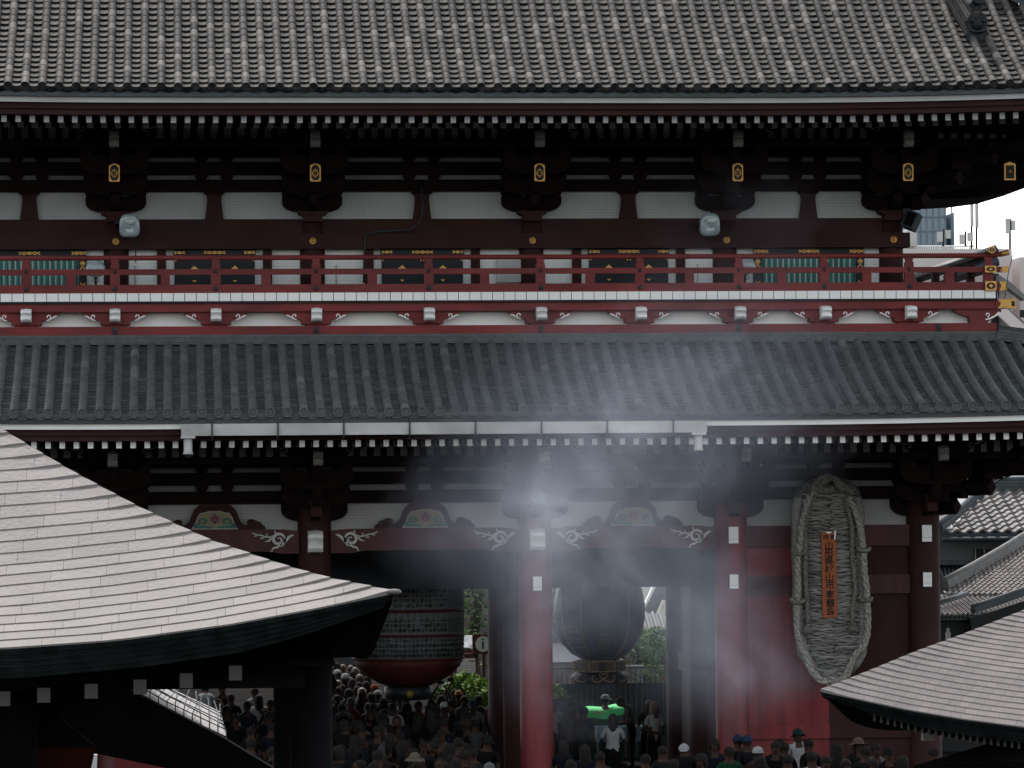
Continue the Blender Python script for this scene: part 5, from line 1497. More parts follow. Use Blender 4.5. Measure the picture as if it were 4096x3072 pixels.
# ---------------------------------------------------------------- tiled houses right of the gate
TILEH = M('house_roof_tile', (.075, .073, .072), .55, attr='shade', c2=(.27, .25, .24), scale=5, spec=.4)
TILEH2 = M('house_roof_tile_warm', (.13, .115, .11), .6, attr='shade', c2=(.27, .24, .23), scale=6, spec=.3)
def wave_roof(parent, mat, x0, x1, y0, z0, y1, z1, pitch, course, left_cut=None, amp=.055, seed=1, lip=.06):
    """rows of S-shaped tiles on a plain slope; left_cut(y) gives the x where the hip cuts the rows off"""
    mb = MB(); rg = random.Random(seed)
    L = math.hypot(y1-y0, z1-z0); ty, tz = (y1-y0)/L, (z1-z0)/L
    n = int(L/course)+1
    for k in range(n):
        s0, s1 = k*course, min(L, (k+1)*course)
        xs = x0
        while xs < x1-.01:
            sm = (s0+s1)/2
            if left_cut and xs < left_cut(y0+ty*sm): xs += pitch; continue
            def row(s, up): return [(xs+pitch*u, y0+ty*s-tz*(up+amp*math.sin(2*PI*(u+.05))), z0+tz*s+ty*(up+amp*math.sin(2*PI*(u+.05)))) for u in (0, .125, .25, .375, .5, .625, .75, .875, 1)]
            sh = .2+.6*rg.random()
            mb.grid([row(s0, -.01), row(s0, lip), row(s1+.02, .0)], 0, sh, False)
            xs += pitch
    return mb.build('roof_tiles', mat, parent, attr=True)
WALLG = M('house_plaster', (.11, .115, .115), .85, .1, .8)
DARKW = M('house_dark_wall', (.022, .024, .025), .8, .2, 1)
# house A: the upper roof
Ya = 26; a = P(3770, 2130, Ya); b = P(4400, 2130, Ya); rz = P(4000, 1962, Ya+3.4).z
t = thing('tiled_house', ((a.x+b.x)/2, Ya+3, 0), 'house with large shiny grey wave tiles and a grey wall, behind the right corner column', 'house')
xh = P(3940, 1962, Ya+3.4).x
wave_roof(t, TILEH, a.x, b.x, Ya, a.z, Ya+3.4, rz, .36, .34, lambda y: a.x+(xh-a.x)*((y-Ya)/3.4)**1.1-.1)
mb = MB(); ridge_run(mb, [(xh-.1, Ya+3.4, rz-.05), (b.x, Ya+3.4, rz-.05)], .18, .34, 4, .09); ridge_run(mb, [(a.x-.1, Ya-.05, a.z+.04), ((a.x+xh)/2, Ya+1.7, (a.z+rz)/2), (xh, Ya+3.4, rz)], .12, .16, 2, .08)
mb.build('ridge', TILED, t)
mb = MB(); mb.box(a.x-.05, b.x, Ya-.08, Ya-.02, a.z-.16, a.z-.03); mb.tube([(a.x-.05, Ya-.16, a.z-.2), (b.x, Ya-.16, a.z-.2)], .07, 8); mb.build('gutter', IRON, t)
mb = MB(); mb.box(a.x-1.5, b.x, Ya+.9, Ya+6, 0, a.z+.1); mb.build('wall', WALLG, t)
wa, wb = P(3898, 2196, Ya+.9), P(4160, 2248, Ya+.9)
mb = MB(); mb.box(wa.x, wb.x, Ya+.84, Ya+.899, wb.z, wa.z); wnd = mb.build('window', DARKW, t)
mb = MB()
for k in range(6): mb.box(wa.x+.25*k, wa.x+.25*k+.02, Ya+.80, Ya+.838, wb.z, wa.z)
mb.box(wa.x-.04, wb.x, Ya+.80, Ya+.838, wb.z-.05, wb.z-.001); mb.box(P(3975, 2200, Ya+.9).x, P(3983, 2200, Ya+.9).x, Ya+.79, Ya+.83, wb.z, wa.z)
mb.build('frame', GREYW, wnd)
mb = MB(); c = P(3755, 2258, Ya+.3); d = P(3905, 2258, Ya+.3)
for k in range(11): mb.tube([(c.x+.12*k, Ya+.1, c.z-.55), (c.x+.12*k, Ya+.9, c.z)], .05, 6)
mb.box(c.x-.1, d.x, Ya+.6, Ya+.89, c.z-.02, c.z+.12); mb.build('lean_to_roof', TILED, t)
# house B: broad pale roof falling to the left behind a hip
Yb = 17; eb = P(3757, 2382, Yb)
t = thing('tiled_house', (eb.x+3, Yb+3, 0), 'low house with a broad pale pink grey tiled hip roof right of the gate', 'house')
top = P(4096, 2170, Yb+3.2); hz0 = P(3790, 2352, Yb+.4)
wave_roof(t, TILEH2, eb.x, P(4500, 2382, Yb).x, Yb, eb.z+.02, Yb+4.2, P(4300, 2100, Yb+4.2).z, .145, .20, lambda y: hz0.x+(top.x-hz0.x)*(y-Yb-.4)/2.8, amp=.026, seed=3, lip=.035)
mb = MB(); ridge_run(mb, [tuple(P(3784, 2352, Yb+.3)), tuple(P(3900, 2290, Yb+1.3)), tuple(P(4000, 2232, Yb+2.2)), tuple(P(4110, 2165, Yb+3.2)), tuple(P(4300, 2060, Yb+4.6))], .10, .20, 3, .07)
mb.build('ridge', M('pale_ridge_tile', (.16, .155, .15), .6, .2, 5), t)
mb = MB(); n = 60; x0 = eb.x-.1
for k in range(n): mb.tube([(x0+.105*k, Yb-.03, eb.z-.05), (x0+.105*k, Yb+.2, eb.z-.02)], .045, 6)
mb.box(x0, x0+8, Yb+.02, Yb+.3, eb.z-.22, eb.z-.10); mb.build('eave', TILED, t)
mb = MB(); mb.box(eb.x-1, eb.x+8, Yb+.8, Yb+4, 0, eb.z-.1); mb.build('wall', DARKW, t)
# house C: small roof in front
Yc = 13; ec = P(3757, 2462, Yc)
t = thing('tiled_house', (ec.x+1, Yc+2, 0), 'small shop with a speckled tiled roof and a dark front bearing a pale emblem', 'shop')
er = P(3900, 2462, Yc).x
wave_roof(t, TILEH2, ec.x-1, P(4200, 2462, Yc).x, Yc, ec.z+.02, Yc+2.5, P(3900, 2388, Yc+2.5).z, .13, .16, None, amp=.024, seed=5, lip=.035)
mb = MB(); ridge_run(mb, [tuple(P(3893, 2452, Yc-.05)), tuple(P(3960, 2430, Yc+.3)), tuple(P(4110, 2378, Yc+.8)), tuple(P(4300, 2310, Yc+1.2))], .08, .14, 2, .06)
ridge_run(mb, [tuple(P(3757, 2420, Yc+.7)), tuple(P(3870, 2382, Yc+1.9))], .05, .05, 1, .05)
mb.build('ridge', TILED, t)
mb = MB(); mb.prism([(P(x, y, Yc-.1).x, P(x, y, Yc-.1).z) for x, y in ((3880, 2470), (3960, 2448), (4200, 2368), (4200, 2420), (4000, 2480), (3935, 2500), (3900, 2545), (3885, 2540))], Yc-.15, Yc-.02); mb.build('barge_board', DARKW, t)
mb = MB(); mb.box(ec.x-1, ec.x+6, Yc+.3, Yc+3, 0, ec.z-.05); mb.build('wall', DARKW, t)
mb = MB(); x0 = ec.x-.2
for k in range(14): mb.tube([(x0+.105*k, Yc-.03, ec.z-.03), (x0+.105*k, Yc+.2, ec.z)], .042, 6)
mb.box(x0, er, Yc+.02, Yc+.2, ec.z-.12, ec.z-.06); mb.build('eave', TILED, t)
mb = MB(); q = P(3792, 2545, Yc+.28)
em = [(0, .22), (.05, .17), (.035, .13), (.075, .07), (.06, .0), (.075, -.07), (.035, -.13), (.05, -.17), (0, -.22)]
mb.prism([(q.x+a, q.z+b) for a, b in em]+[(q.x-a, q.z+b) for a, b in reversed(em[1:-1])], Yc+.27, Yc+.29); mb.build('emblem', GREYW, t)
mb = MB(); q = P(4058, 2445, Yc-.1); mb.box(q.x, q.x+.25, Yc+.2, Yc+.28, q.z-.25, q.z+.1); mb.build('pale_panel', WALLG, t)
# white house high behind
Yd = 60; t = thing('white_house', (P(4030, 1900, Yd).x, Yd, 0), 'white house corner with a dark window under the right lower eave', 'house')
a, b = P(3930, 1840, Yd), P(4500, 1840, Yd)
mb = MB(); mb.box(a.x, b.x, Yd, Yd+6, 0, a.z); mb.build('wall', WHITE, t)
c, d = P(3975, 1912, Yd), P(4003, 1940, Yd); mb = MB(); mb.box(c.x, d.x, Yd-.06, Yd-.005, d.z, c.z); mb.build('window', DARKW, t)
c, d = P(4055, 1908, Yd), P(4200, 1950, Yd); mb = MB(); mb.box(c.x, d.x, Yd-.06, Yd-.005, d.z, c.z); mb.build('window', DARKW, t)
mb = MB(); mb.tube([P(3925, 1965, 20), P(4000, 1918, 20), P(4130, 1865, 20)], .03, 6); tag(mb.build('overhead_cable', IRON), 'black cable slanting up past the white house under the right lower eave', 'cable')

# ---------------------------------------------------------------- city blocks at the upper right
Yk = 160
BLU = M('blue_grey_cladding', (.20, .25, .29), .6, .10, .15); PNK = M('pink_beige_wall', (.60, .53, .51), .85, .05, .2)
def block(t, nm, px0, py0, px1, py1, Y, dep, mat):
    a, b = P(px0, py0, Y), P(px1, py1, Y)
    mb = MB(); mb.box(a.x, b.x, Y, Y+dep, b.z, a.z); return mb.build(nm, mat, t)
t = thing('office_tower', (P(3700, 900, Yk).x, Yk, 0), 'blue grey clad office block with rooftop plant behind the gate on the right', 'building')
block(t, 'main_block', 3400, 826, 3812, 3300, Yk, 20, BLU); block(t, 'stair_tower', 3813, 850, 3846, 3300, Yk+1, 8, BLU); block(t, 'penthouse', 3640, 800, 3806, 826, Yk+3, 8, BLU)
mb = MB()
for k in range(4): a = P(3400, 826+58*k+40, Yk-.05); mb.box(a.x, P(3811, 900, Yk).x, Yk-.08, Yk-.01, a.z-.06, a.z)
for k in range(14): a = P(3480+25*k, 900, Yk-.05); mb.box(a.x, a.x+.08, Yk-.07, Yk-.012, 5, P(3480, 828, Yk).z)
mb.build('cladding_joint', M('joint_grey', (.13, .16, .19), .7), t)
t2 = thing('annex_block', (P(3760, 1000, 150).x, 150, 0), 'pale flat roofed annex with a white roof railing and antennas', 'building')
a, b = P(3500, 1010, 150), P(3896, 1010, 150)
mb = MB(); mb.box(a.x, b.x, 150, 158, 0, a.z-.0); mb.build('wall', GREYW, t2)
mb = MB(); zt_ = P(3700, 985, 150).z
mb.tube([(a.x, 150, zt_), (b.x, 150, zt_)], .05, 5)
for k in range(44): x = a.x+(b.x-a.x)*k/43; mb.tube([(x, 150, a.z), (x, 150, zt_)], .045, 4)
mb.build('roof_railing', WHITE, t2)
def antenna(px, py0, py1, kind, label, Y=148):
    a, b = P(px, py0, Y), P(px, py1, Y)
    t = thing('antenna', (b.x, Y, b.z), label, 'antenna')
    mb = MB(); mb.tube([tuple(b), tuple(a)], .07, 6); mb.build('mast', IRON, t)
    mb = MB()
    if kind == 0:
        mb.box(a.x-.28, a.x-.05, Y-.2, Y+.1, a.z-.9, a.z); mb.box(a.x+.05, a.x+.28, Y-.2, Y+.1, a.z-.7, a.z-.1)
    elif kind == 1:
        mb.box(a.x-.08, a.x+.08, Y-.2, Y+.1, a.z-1.9, a.z+1.2)
    else:
        mb.box(a.x-.4, a.x-.1, Y-.3, Y, a.z-.8, a.z-.2); mb.box(a.x+.1, a.x+.4, Y-.3, Y, a.z-.6, a.z-.1); mb.box(a.x-.2, a.x+.2, Y-.3, Y, a.z-1.6, a.z-1.1)
    mb.build('panel_antenna', GREYW, t)
antenna(3773, 915, 985, 2, 'cluster of small panel antennas in front of the blue grey block')
antenna(3862, 925, 985, 2, 'cluster of dark antennas at the edge of the blue grey block')
antenna(3886, 780, 1000, 1, 'slim mast with one long panel, left one of the tall pair')
antenna(3906, 785, 1000, 1, 'slim mast with a thick panel, right one of the tall pair')
antenna(4040, 875, 1000, 0, 'lone mast with small panels against the sky at far right')
block(thing('rooftop_unit', (P(3660, 940, 149).x, 149, P(3660, 990, 149).z), 'white box of plant on the roof beside the gate column', 'rooftop unit'), 'casing', 3630, 912, 3668, 985, 149, 3, GREYW)
Yp = 130
t = thing('pink_building', (P(3900, 1200, Yp).x, Yp, 0), 'pink beige building with slanting outside stairs behind the balcony corner', 'building')
a = P(3400, 997, Yp)
block(t, 'main_wall', 3400, 997, 4078, 3400, Yp, 12, PNK); block(t, 'side_wall', 4079, 1028, 4400, 3400, Yp+2, 12, PNK)
for l, lb in ((((3993, 1100), (4040, 1130), (4096, 1180), (4096, 1202), (4040, 1160), (3993, 1128)), 's'), (((3960, 1180), (4010, 1215), (4096, 1290), (4096, 1330), (4000, 1250), (3960, 1220)), 's')):
    mb = MB(); mb.prism([(P(x, y, Yp-1).x, P(x, y, Yp-1).z) for x, y in l], Yp-1.2, Yp-.2); mb.build('stair_flight', M('stair_soffit', (.17, .16, .16), .8, .1, 1), t)
mb = MB(); mb.prism([(P(x, y, Yp-1.5).x, P(x, y, Yp-1.5).z) for x, y in ((3993, 1205), (4096, 1300), (4096, 1360), (3993, 1262))], -1.6+Yp, Yp-1.3); mb.build('stair_flight', PNK, t)
mb = MB()
for (x0, y0, x1, y1) in ((3962, 1095, 3993, 1190), (3962, 1265, 3993, 1330), (4080, 1240, 4110, 1270)):
    c, d = P(x0, y0, Yp-.1), P(x1, y1, Yp-.1); mb.box(c.x, d.x, Yp-.3, Yp-.02, d.z, c.z)
mb.build('window', DARKW, t)
mb = MB()
def bar(p, q): mb.tube([P(*p, Yp-2), P(*q, Yp-2)], .32, 4)
bar((3640, 1120), (3990, 1000)); bar((3780, 1125), (3990, 1040)); mb.build('stair_rail', IRON, t)
# cable of the bird netting at the corner
mb = MB(); mb.tube([P(4098, 860, -3), P(4065, 970, -3), P(4035, 1080, -3), P(4018, 1195, -3)], .009, 5)
tag(mb.build('net_cable', IRON), 'thin black edge cable of the bird netting right of the balcony corner', 'cable')
# ================================================================== PEOPLE
SKIN = M('skin', (.038, .021, .015), .7, .1, 6, spec=.08)
HAIRK = M('black_hair', (.012, .010, .009), .75, .3, 20, spec=.06)
HAIRG = M('grey_hair', (.30, .29, .28), .6, .2, 20)
HAIRB = M('brown_hair', (.06, .035, .02), .55, .3, 20)
CL = {}
for nm, c in dict(black=(.010, .010, .011), charcoal=(.03, .031, .034), navy=(.015, .022, .045), grey=(.20, .20, .205), pale_grey=(.42, .42, .43), white=(.72, .72, .72), orange=(.62, .10, .03), rust=(.30, .075, .045), teal=(.02, .10, .10), green=(.02, .16, .08), beige=(.42, .34, .26), blue=(.05, .10, .22), pink=(.42, .12, .14), brown=(.08, .05, .035), lilac=(.45, .42, .50), tan=(.36, .25, .19), amber=(.62, .30, .08), denim=(.06, .08, .12), khaki=(.16, .14, .10)).items():
    CL[nm] = M('cloth_'+nm, tuple(v*(.17 if nm not in ('white', 'orange', 'amber') else .27) for v in c), .85, .15, 12, spec=.1)

def skin_body(pose):
    """one continuous body grown over a skeleton; faces take skin, shirt, trousers or shoe material from the nearest bone"""
    V, E, R, B = [], [], [], []
    def v(p, r, parent=None, lab='shirt'):
        V.append(Vector(p)); R.append(r); i = len(V)-1
        if parent is not None: E.append((parent, i)); B.append(lab)
        return i
    pel = v((0, 0, .95), (.150, .115))
    lean = {'bow': .10}.get(pose, 0)
    sp1 = v((0, -.01-lean*.3, 1.10), (.140, .105), pel)
    ch = v((0, -lean*.8, 1.27), (.165, .115), sp1)
    ub = v((0, .005-lean*1.1, 1.385), (.135, .095), ch)
    nk = v((0, .0-lean*1.5, 1.475), (.056, .058), ub, 'skin')
    hd = {'bow': (0, -.30, 1.54)}.get(pose, (0, -.022, 1.585))
    h1 = v((hd[0], hd[1], hd[2]), (.070, .084), nk, 'skin')
    h2 = v((hd[0], hd[1]+.012-(.05 if pose == 'bow' else 0), hd[2]+.075), (.072, .085), h1, 'skin')
    h3 = v((hd[0], hd[1]+.018-(.07 if pose == 'bow' else 0), hd[2]+.118), (.045, .055), h2, 'skin')
    v((hd[0], hd[1]-.098, hd[2]-.005), (.013, .016), h1, 'skin')          # nose
    v((hd[0], hd[1]-.070, hd[2]-.065), (.034, .034), h1, 'skin')          # chin
    for s in (-1, 1): v((hd[0]+s*.082, hd[1]+.015, hd[2]+.01), (.014, .020), h1, 'skin')
    for s in (-1, 1):
        sh = v((s*.155, .005-lean*1.1, 1.385), (.066, .068), ub)
        sh2 = v((s*.195, .01-lean*1.1, 1.345), (.060, .062), sh)
        if pose == 'stand': el, wr = (s*.245, .03, 1.10), (s*.255, -.06, .875)
        elif pose == 'walk': el, wr = (s*.245, .03+s*.10, 1.11), (s*.25, -.03+s*.22, .90)
        elif pose == 'phone': el, wr = (s*.25, -.12, 1.13), (s*.085, -.33, 1.40)
        elif pose == 'raise': el, wr = (s*.245, -.13, 1.60), (s*.10, -.20, 1.86)
        elif pose == 'bow': el, wr = (s*.24, -.16, 1.09), (s*.08, -.34, 1.07)
        else: el, wr = (s*.25, -.02, 1.11), (s*.10, -.22, 1.06)
        mid = tuple((Vector((s*.195, .01-lean*1.1, 1.345))*.45+Vector(el)*.55))
        m_ = v(mid, (.050, .052), sh2)
        e_ = v(el, (.041, .042), m_, 'skin')
        w_ = v(wr, (.027, .030), e_, 'skin')
        d = (Vector(wr)-Vector(el)).normalized()
        pc = Vector(wr)+d*.055
        p_ = v(pc, (.030, .036), w_, 'skin')
        side = d.cross(Vector((s, 0, 0))).normalized()
        if side.length < .5: side = Vector((0, 1, 0))
        curl = Vector((-s*.35, 0, 0))
        for k, ln in enumerate((.052, .064, .060, .045)):
            b0 = pc+side*(-.027+.018*k)+d*.030
            k1 = v(b0, (.009, .009), p_, 'skin'); k2 = v(b0+(d+curl*.4)*ln*.6, (.0085, .0085), k1, 'skin'); v(b0+(d+curl*.4)*ln*.6+(d*.7+curl).normalized()*ln*.55, (.0075, .0075), k2, 'skin')
        t1 = v(pc-side*.034-d*.01, (.010, .010), p_, 'skin'); v(pc-side*.05+d*.028+curl*.03, (.0085, .0085), t1, 'skin')
        hip = v((s*.085, 0, .87), (.105, .110), pel, 'trouser')
        st = s*.20 if pose == 'walk' else s*.02
        kn = v((s*.105, -.02-st*.4, .49), (.066, .070), hip, 'trouser')
        an = v((s*.110, .03-st, .10), (.045, .048), kn, 'trouser')
        v((s*.115, -.10-st, .045), (.042, .036), an, 'shoe')
    me = bpy.data.meshes.new('body'); me.from_pydata([tuple(p) for p in V], E, [])
    o = bpy.data.objects.new('body_skeleton', me); col.objects.link(o)
    sk = o.modifiers.new('skin', 'SKIN'); sk.use_smooth_shade = True
    for i, r in enumerate(R): me.skin_vertices[0].data[i].radius = r
    me.skin_vertices[0].data[0].use_root = True
    ss = o.modifiers.new('sub', 'SUBSURF'); ss.levels = 1; ss.render_levels = 1
    bpy.context.view_layer.update()
    out = bpy.data.meshes.new_from_object(o.evaluated_get(bpy.context.evaluated_depsgraph_get()))
    bpy.data.objects.remove(o); bpy.data.meshes.remove(me)
    out.name = 'person_body_'+pose
    out.materials.clear()
    for q in (SKIN, CL['grey'], CL['black'], CL['black']): out.materials.append(q)
    idx = {'skin': 0, 'shirt': 1, 'trouser': 2, 'shoe': 3}
    segs = [(V[a], V[b], idx[l]) for (a, b), l in zip(E, B)]
    for p in out.polygons:
        c = p.center; best = 9; m_ = 1
        for a, b, l in segs:
            ab = b-a; t = max(0, min(1, (c-a).dot(ab)/max(1e-9, ab.length_squared))); dd = (a+ab*t-c).length
            if dd < best: best = dd; m_ = l
        p.material_index = m_
    out.update()
    return out, Vector(hd)
BODIES = {p: skin_body(p) for p in ('stand', 'walk', 'phone', 'raise', 'bow', 'fold')}

def headgear(kind):
    """hair or hat around a head centred at the origin, face towards -y"""
    mb = MB()
    def cap(r, z0, sx=1, sy=1.14, front=0.0, drop=None, zmul=1.0):
        rows = []
        for k in range(7):
            ph = PI/2*(1-k/6)
            rows.append([(r*sx*math.cos(ph)*math.cos(a), .018+r*sy*math.cos(ph)*math.sin(a), z0+r*zmul*math.sin(ph)) for a in [2*PI*q/18 for q in range(18)]])
        if drop:
            for dz, sc in drop:
                rows.append([(r*sx*sc*math.cos(a), .018+r*sy*sc*math.sin(a), z0-(dz if math.sin(a) > -.45 else min(dz, .015))) for a in [2*PI*q/18 for q in range(18)]])
        mb.grid(rows, 0, 0, True, True)
    if kind == 'short': cap(.096, .055, drop=((.03, 1.0), (.06, .93)))
    elif kind == 'long': cap(.102, .055, drop=((.05, 1.02), (.12, 1.0), (.20, 1.02), (.29, .86)))
    elif kind == 'bob': cap(.104, .055, drop=((.05, 1.03), (.10, 1.05), (.14, .95)))
    elif kind in ('cap', 'backcap'):
        cap(.104, .060, drop=((.012, 1.01),))
        s = -1 if kind == 'cap' else 1
        rows = [[(.098*math.cos(a)*w, .018+s*(.100+ex)*abs(math.sin(a))**.8, .052-dz) for a in [PI*q/10 for q in range(11)]] for w, ex, dz in ((.9, 0, 0), (.95, .055, .006), (.80, .095, .022), (.78, .092, .028))]
        mb.grid(rows, 0, 0, True); mb.ball((0, .018, .165), .012, 6)
    elif kind == 'bucket':
        cap(.103, .075, zmul=.92, drop=((.02, 1.04), (.035, 1.06), (.075, 1.45), (.078, 1.38)))
        mb.v = [(a, b, c if c > .05 else min(c, .04) if False else c) for a, b, c in mb.v]
    elif kind == 'sunhat':
        cap(.105, .075, zmul=1.0, drop=((.015, 1.03), (.025, 1.35), (.045, 1.85), (.05, 1.80)))
    return mb
GEAR = {}
for k in ('short', 'long', 'bob', 'cap', 'backcap', 'bucket', 'sunhat'):
    o = headgear(k).build('head_'+k, HAIRK); GEAR[k] = o.data; bpy.data.objects.remove(o)
def simple(fn, nm, mt):
    mb = MB(); fn(mb); o = mb.build(nm, mt); d = o.data; bpy.data.objects.remove(o); return d
def f_eyes(mb):
    for s in (-1, 1): mb.ball((s*.030, -.078, .018), .011, 6)
EYES = simple(f_eyes, 'eyes', INK)
GLS = simple(lambda mb: [mb.box(-.068, -.008, -.097, -.088, .002, .034), mb.box(.008, .068, -.097, -.088, .002, .034), mb.box(-.008, .008, -.095, -.09, .02, .03)], 'sunglasses', INK)
def f_pack(mb):
    mb.lathe([(.10, .0), (.155, .04), (.165, .2), (.15, .36), (.09, .43)], (0, 0, 0), 14)
    mb.v = [(a, b*.62, c) for a, b, c in mb.v]
    for s in (-1, 1): mb.tube([(s*.09, -.06, .38), (s*.11, -.17, .44), (s*.12, -.28, .36), (s*.12, -.28, .18), (s*.11, -.12, .05)], .018, 6)
PACK = simple(f_pack, 'backpack', CL['black'])
PHONE = simple(lambda mb: mb.box(-.04, .04, -.005, .005, -.078, .078), 'phone', INK)

people = []
prng = random.Random(77)
def person(px, py, face=0, pose='stand', gear='short', gcol=None, shirt='black', trou='black', label=None, zone='', hgt=1.0, pack=None, glasses=False, hair=None, phone=False):
    h = (1.71 if pose != 'bow' else 1.66)*hgt
    if gear in ('cap', 'bucket', 'sunhat', 'backcap'): h += .03
    z0 = P(px, py, 0).z; Y = (CAM.z-h)/((CAM.z-z0)/81.0)-81.0
    q = P(px, py, Y)
    t = thing('person', (q.x, Y, 0), None, 'person', 'visitors crowding the temple gate')
    t.rotation_euler = (prng.uniform(-.05, .07), prng.uniform(-.05, .05), math.radians(face+prng.uniform(-14, 14))); t.scale = (hgt, hgt, hgt)
    body, hd = BODIES[pose]
    def part(nm, data, loc, mats):
        o = bpy.data.objects.new(nm, data); col.objects.link(o); o.parent = t; o.location = loc
        for i, mm in enumerate(mats):
            o.material_slots[i].link = 'OBJECT'; o.material_slots[i].material = mm
        return o
    part('body', body, (0, 0, 0), (SKIN, CL[shirt], CL[trou], CL['charcoal']))
    hm = {'black': HAIRK, 'grey': HAIRG, 'brown': HAIRB}[hair or 'black']
    if gear in ('short', 'long', 'bob'): part('hair', GEAR[gear], hd, (hm,))
    else:
        part('hair', GEAR['short' if gear != 'sunhat' else 'bob'], hd, (hm,)); part('hat', GEAR[gear], hd, (CL[gcol],))
    if glasses: part('sunglasses', GLS, hd, (INK,))
    else: part('eyes', EYES, hd, (INK,))
    if pack: part('backpack', PACK, (0, .20, .98), (CL[pack],))
    if phone:
        off = {'phone': Vector((0, -.42, 1.46)), 'raise': Vector((0, -.24, 1.95)), 'bow': Vector((0, -.42, 1.08))}[pose]*hgt
        a = math.radians(face); off = Vector((off.x*math.cos(a)-off.y*math.sin(a), off.x*math.sin(a)+off.y*math.cos(a), off.z))
        ph = bpy.data.objects.new('phone', PHONE); col.objects.link(ph); ph.location = Vector((q.x, Y, 0))+off; ph.rotation_euler = (0, PI/2 if pose != 'bow' else 0, math.radians(face)); 
        tag(ph, 'dark phone held by the '+phone, 'phone')
    gname = {'cap': 'cap', 'backcap': 'backward cap', 'bucket': 'bucket hat', 'sunhat': 'sun hat', 'short': 'short hair', 'long': 'long hair', 'bob': 'bobbed hair'}[gear]
    cn = {'pale_grey': 'pale grey'}
    if not label:
        hg = (cn.get(gcol, gcol)+' '+gname) if gear in ('cap', 'backcap', 'bucket', 'sunhat') else ((hair or 'black')+' '+gname)
        label = 'person in %s with %s %s' % (cn.get(shirt, shirt), hg, zone)
    people.append([t, label, px])
    return t
Z1 = 'under the red lantern'; Z2 = 'left of the lantern'; Z3 = 'behind the left pavilion'; Z4 = 'in the right passage'; Z5 = 'at lower right'
# centre bay
person(1398, 2792, 180, 'stand', 'bucket', 'grey', 'rust', 'black', 'person seen from behind in a grey bucket hat and rust red top')
person(1490, 2818, 205, 'stand', 'short', None, 'grey', 'black', 'person from behind in a loose grey t-shirt and dark trousers')
person(1574, 2815, 190, 'walk', 'short', None, 'white', 'navy', 'person from behind in a bright white long top, middle of the crowd')
person(1600, 2801, 165, 'bow', 'short', None, 'pale_grey', 'black', 'person leaning forward in a pale grey shirt beside the white top')
person(1490, 2737, 20, 'stand', 'backcap', 'orange', 'charcoal', 'black', 'person in a vivid orange cap left of the lantern foot')
person(1518, 2761, 200, 'stand', 'cap', 'white', 'white', 'navy', 'person in a white cap and white top beside the orange cap')
person(1439, 2731, -5, 'stand', 'short', None, 'charcoal', 'black', 'person with dark sunglasses facing the camera left of the lantern', glasses=True)
person(1409, 2718, 5, 'stand', 'bob', None, 'pale_grey', 'black', 'person with bobbed black hair and pale top facing the camera')
person(1390, 2693, 80, 'stand', 'cap', 'white', 'charcoal', 'black', 'person in a white peaked cap turned sideways in the far crowd')
person(1346, 2678, 60, 'stand', 'cap', 'white', 'white', 'black', 'person in a white cap at the left edge of the far crowd')
person(1365, 2742, 10, 'stand', 'short', None, 'white', 'black', 'person in an open white shirt low in the far crowd')
person(1708, 2821, 0, 'stand', 'long', None, 'black', 'black', 'person with long black hair in a black top facing the camera')
person(1746, 2830, 180, 'stand', 'short', None, 'navy', 'black', 'broad person from behind in a navy top before the grey haired one')
person(1774, 2811, 15, 'stand', 'short', None, 'lilac', 'khaki', 'grey haired person in glasses and a lilac t-shirt', hair='grey', glasses=True)
person(1850, 2786, 10, 'stand', 'short', None, 'teal', 'black', 'person in a teal check shirt behind the blue shirt')
person(1843, 2837, -10, 'stand', 'short', None, 'denim', 'navy', 'person in a dull blue shirt facing the camera near the column')
person(1885, 2852, 180, 'stand', 'short', None, 'black', 'black', 'all black figure from behind in front of the pale t-shirt')
person(1896, 2797, -8, 'stand', 'cap', 'blue', 'pale_grey', 'khaki', 'person in a blue cap and pale grey t-shirt next to the dark column')
person(1908, 2784, 20, 'stand', 'short', None, 'pink', 'black', 'person in a pinkish top half hidden behind the blue cap')
person(1846, 2761, 175, 'stand', 'cap', 'amber', 'brown', 'black', 'person in an amber yellow cap in front of the green shrub')
person(1806, 2760, 180, 'raise', 'short', None, 'charcoal', 'black', 'person raising both bare arms with a phone before the shrub', phone='person raising both arms before the shrub')
person(1755, 2772, 165, 'raise', 'short', None, 'black', 'black', 'person lifting both arms right beside the lantern foot', phone='person lifting arms beside the lantern foot')
person(1760, 2783, 10, 'stand', 'bob', None, 'black', 'black', 'person with bobbed black hair and fringe behind the lilac t-shirt')
person(1540, 2798, 180, 'stand', 'sunhat', 'black', 'black', 'black', 'person in a black sun hat from behind under the lantern')
person(1636, 2799, 0, 'stand', 'short', None, 'black', 'black', 'person in black between two red tops under the lantern')
person(1655, 2806, 15, 'stand', 'short', None, 'orange', 'black', 'person in an orange red top under the lantern foot')
person(1617, 2790, -15, 'stand', 'short', None, 'rust', 'black', 'person in a rust top just left of the orange red top')
person(1720, 2796, 0, 'phone', 'short', None, 'white', 'black', 'person in white with hands raised to the face, right of the lantern foot')
person(1645, 3012, 160, 'stand', 'sunhat', 'beige', 'black', 'black', 'person in a beige straw sun hat at the bottom centre')
person(1952, 3050, 180, 'stand', 'cap', 'pale_grey', 'grey', 'black', 'top of a person in a pale cap at the bottom right of the lantern')
person(1933, 2942, 170, 'stand', 'bucket', 'charcoal', 'black', 'black', 'person in a charcoal bucket hat in front of the dark column')
person(1430, 2900, 180, 'stand', 'short', None, 'navy', 'black', 'person with a black backpack in front of the rust red top', pack='black')
person(1545, 2850, 180, 'walk', 'short', None, 'black', 'charcoal', 'black clad figure walking away in front of the white long top', pack='charcoal')
person(1670, 2865, 180, 'stand', 'long', None, 'charcoal', 'black', 'long haired figure in charcoal from behind below the lantern')
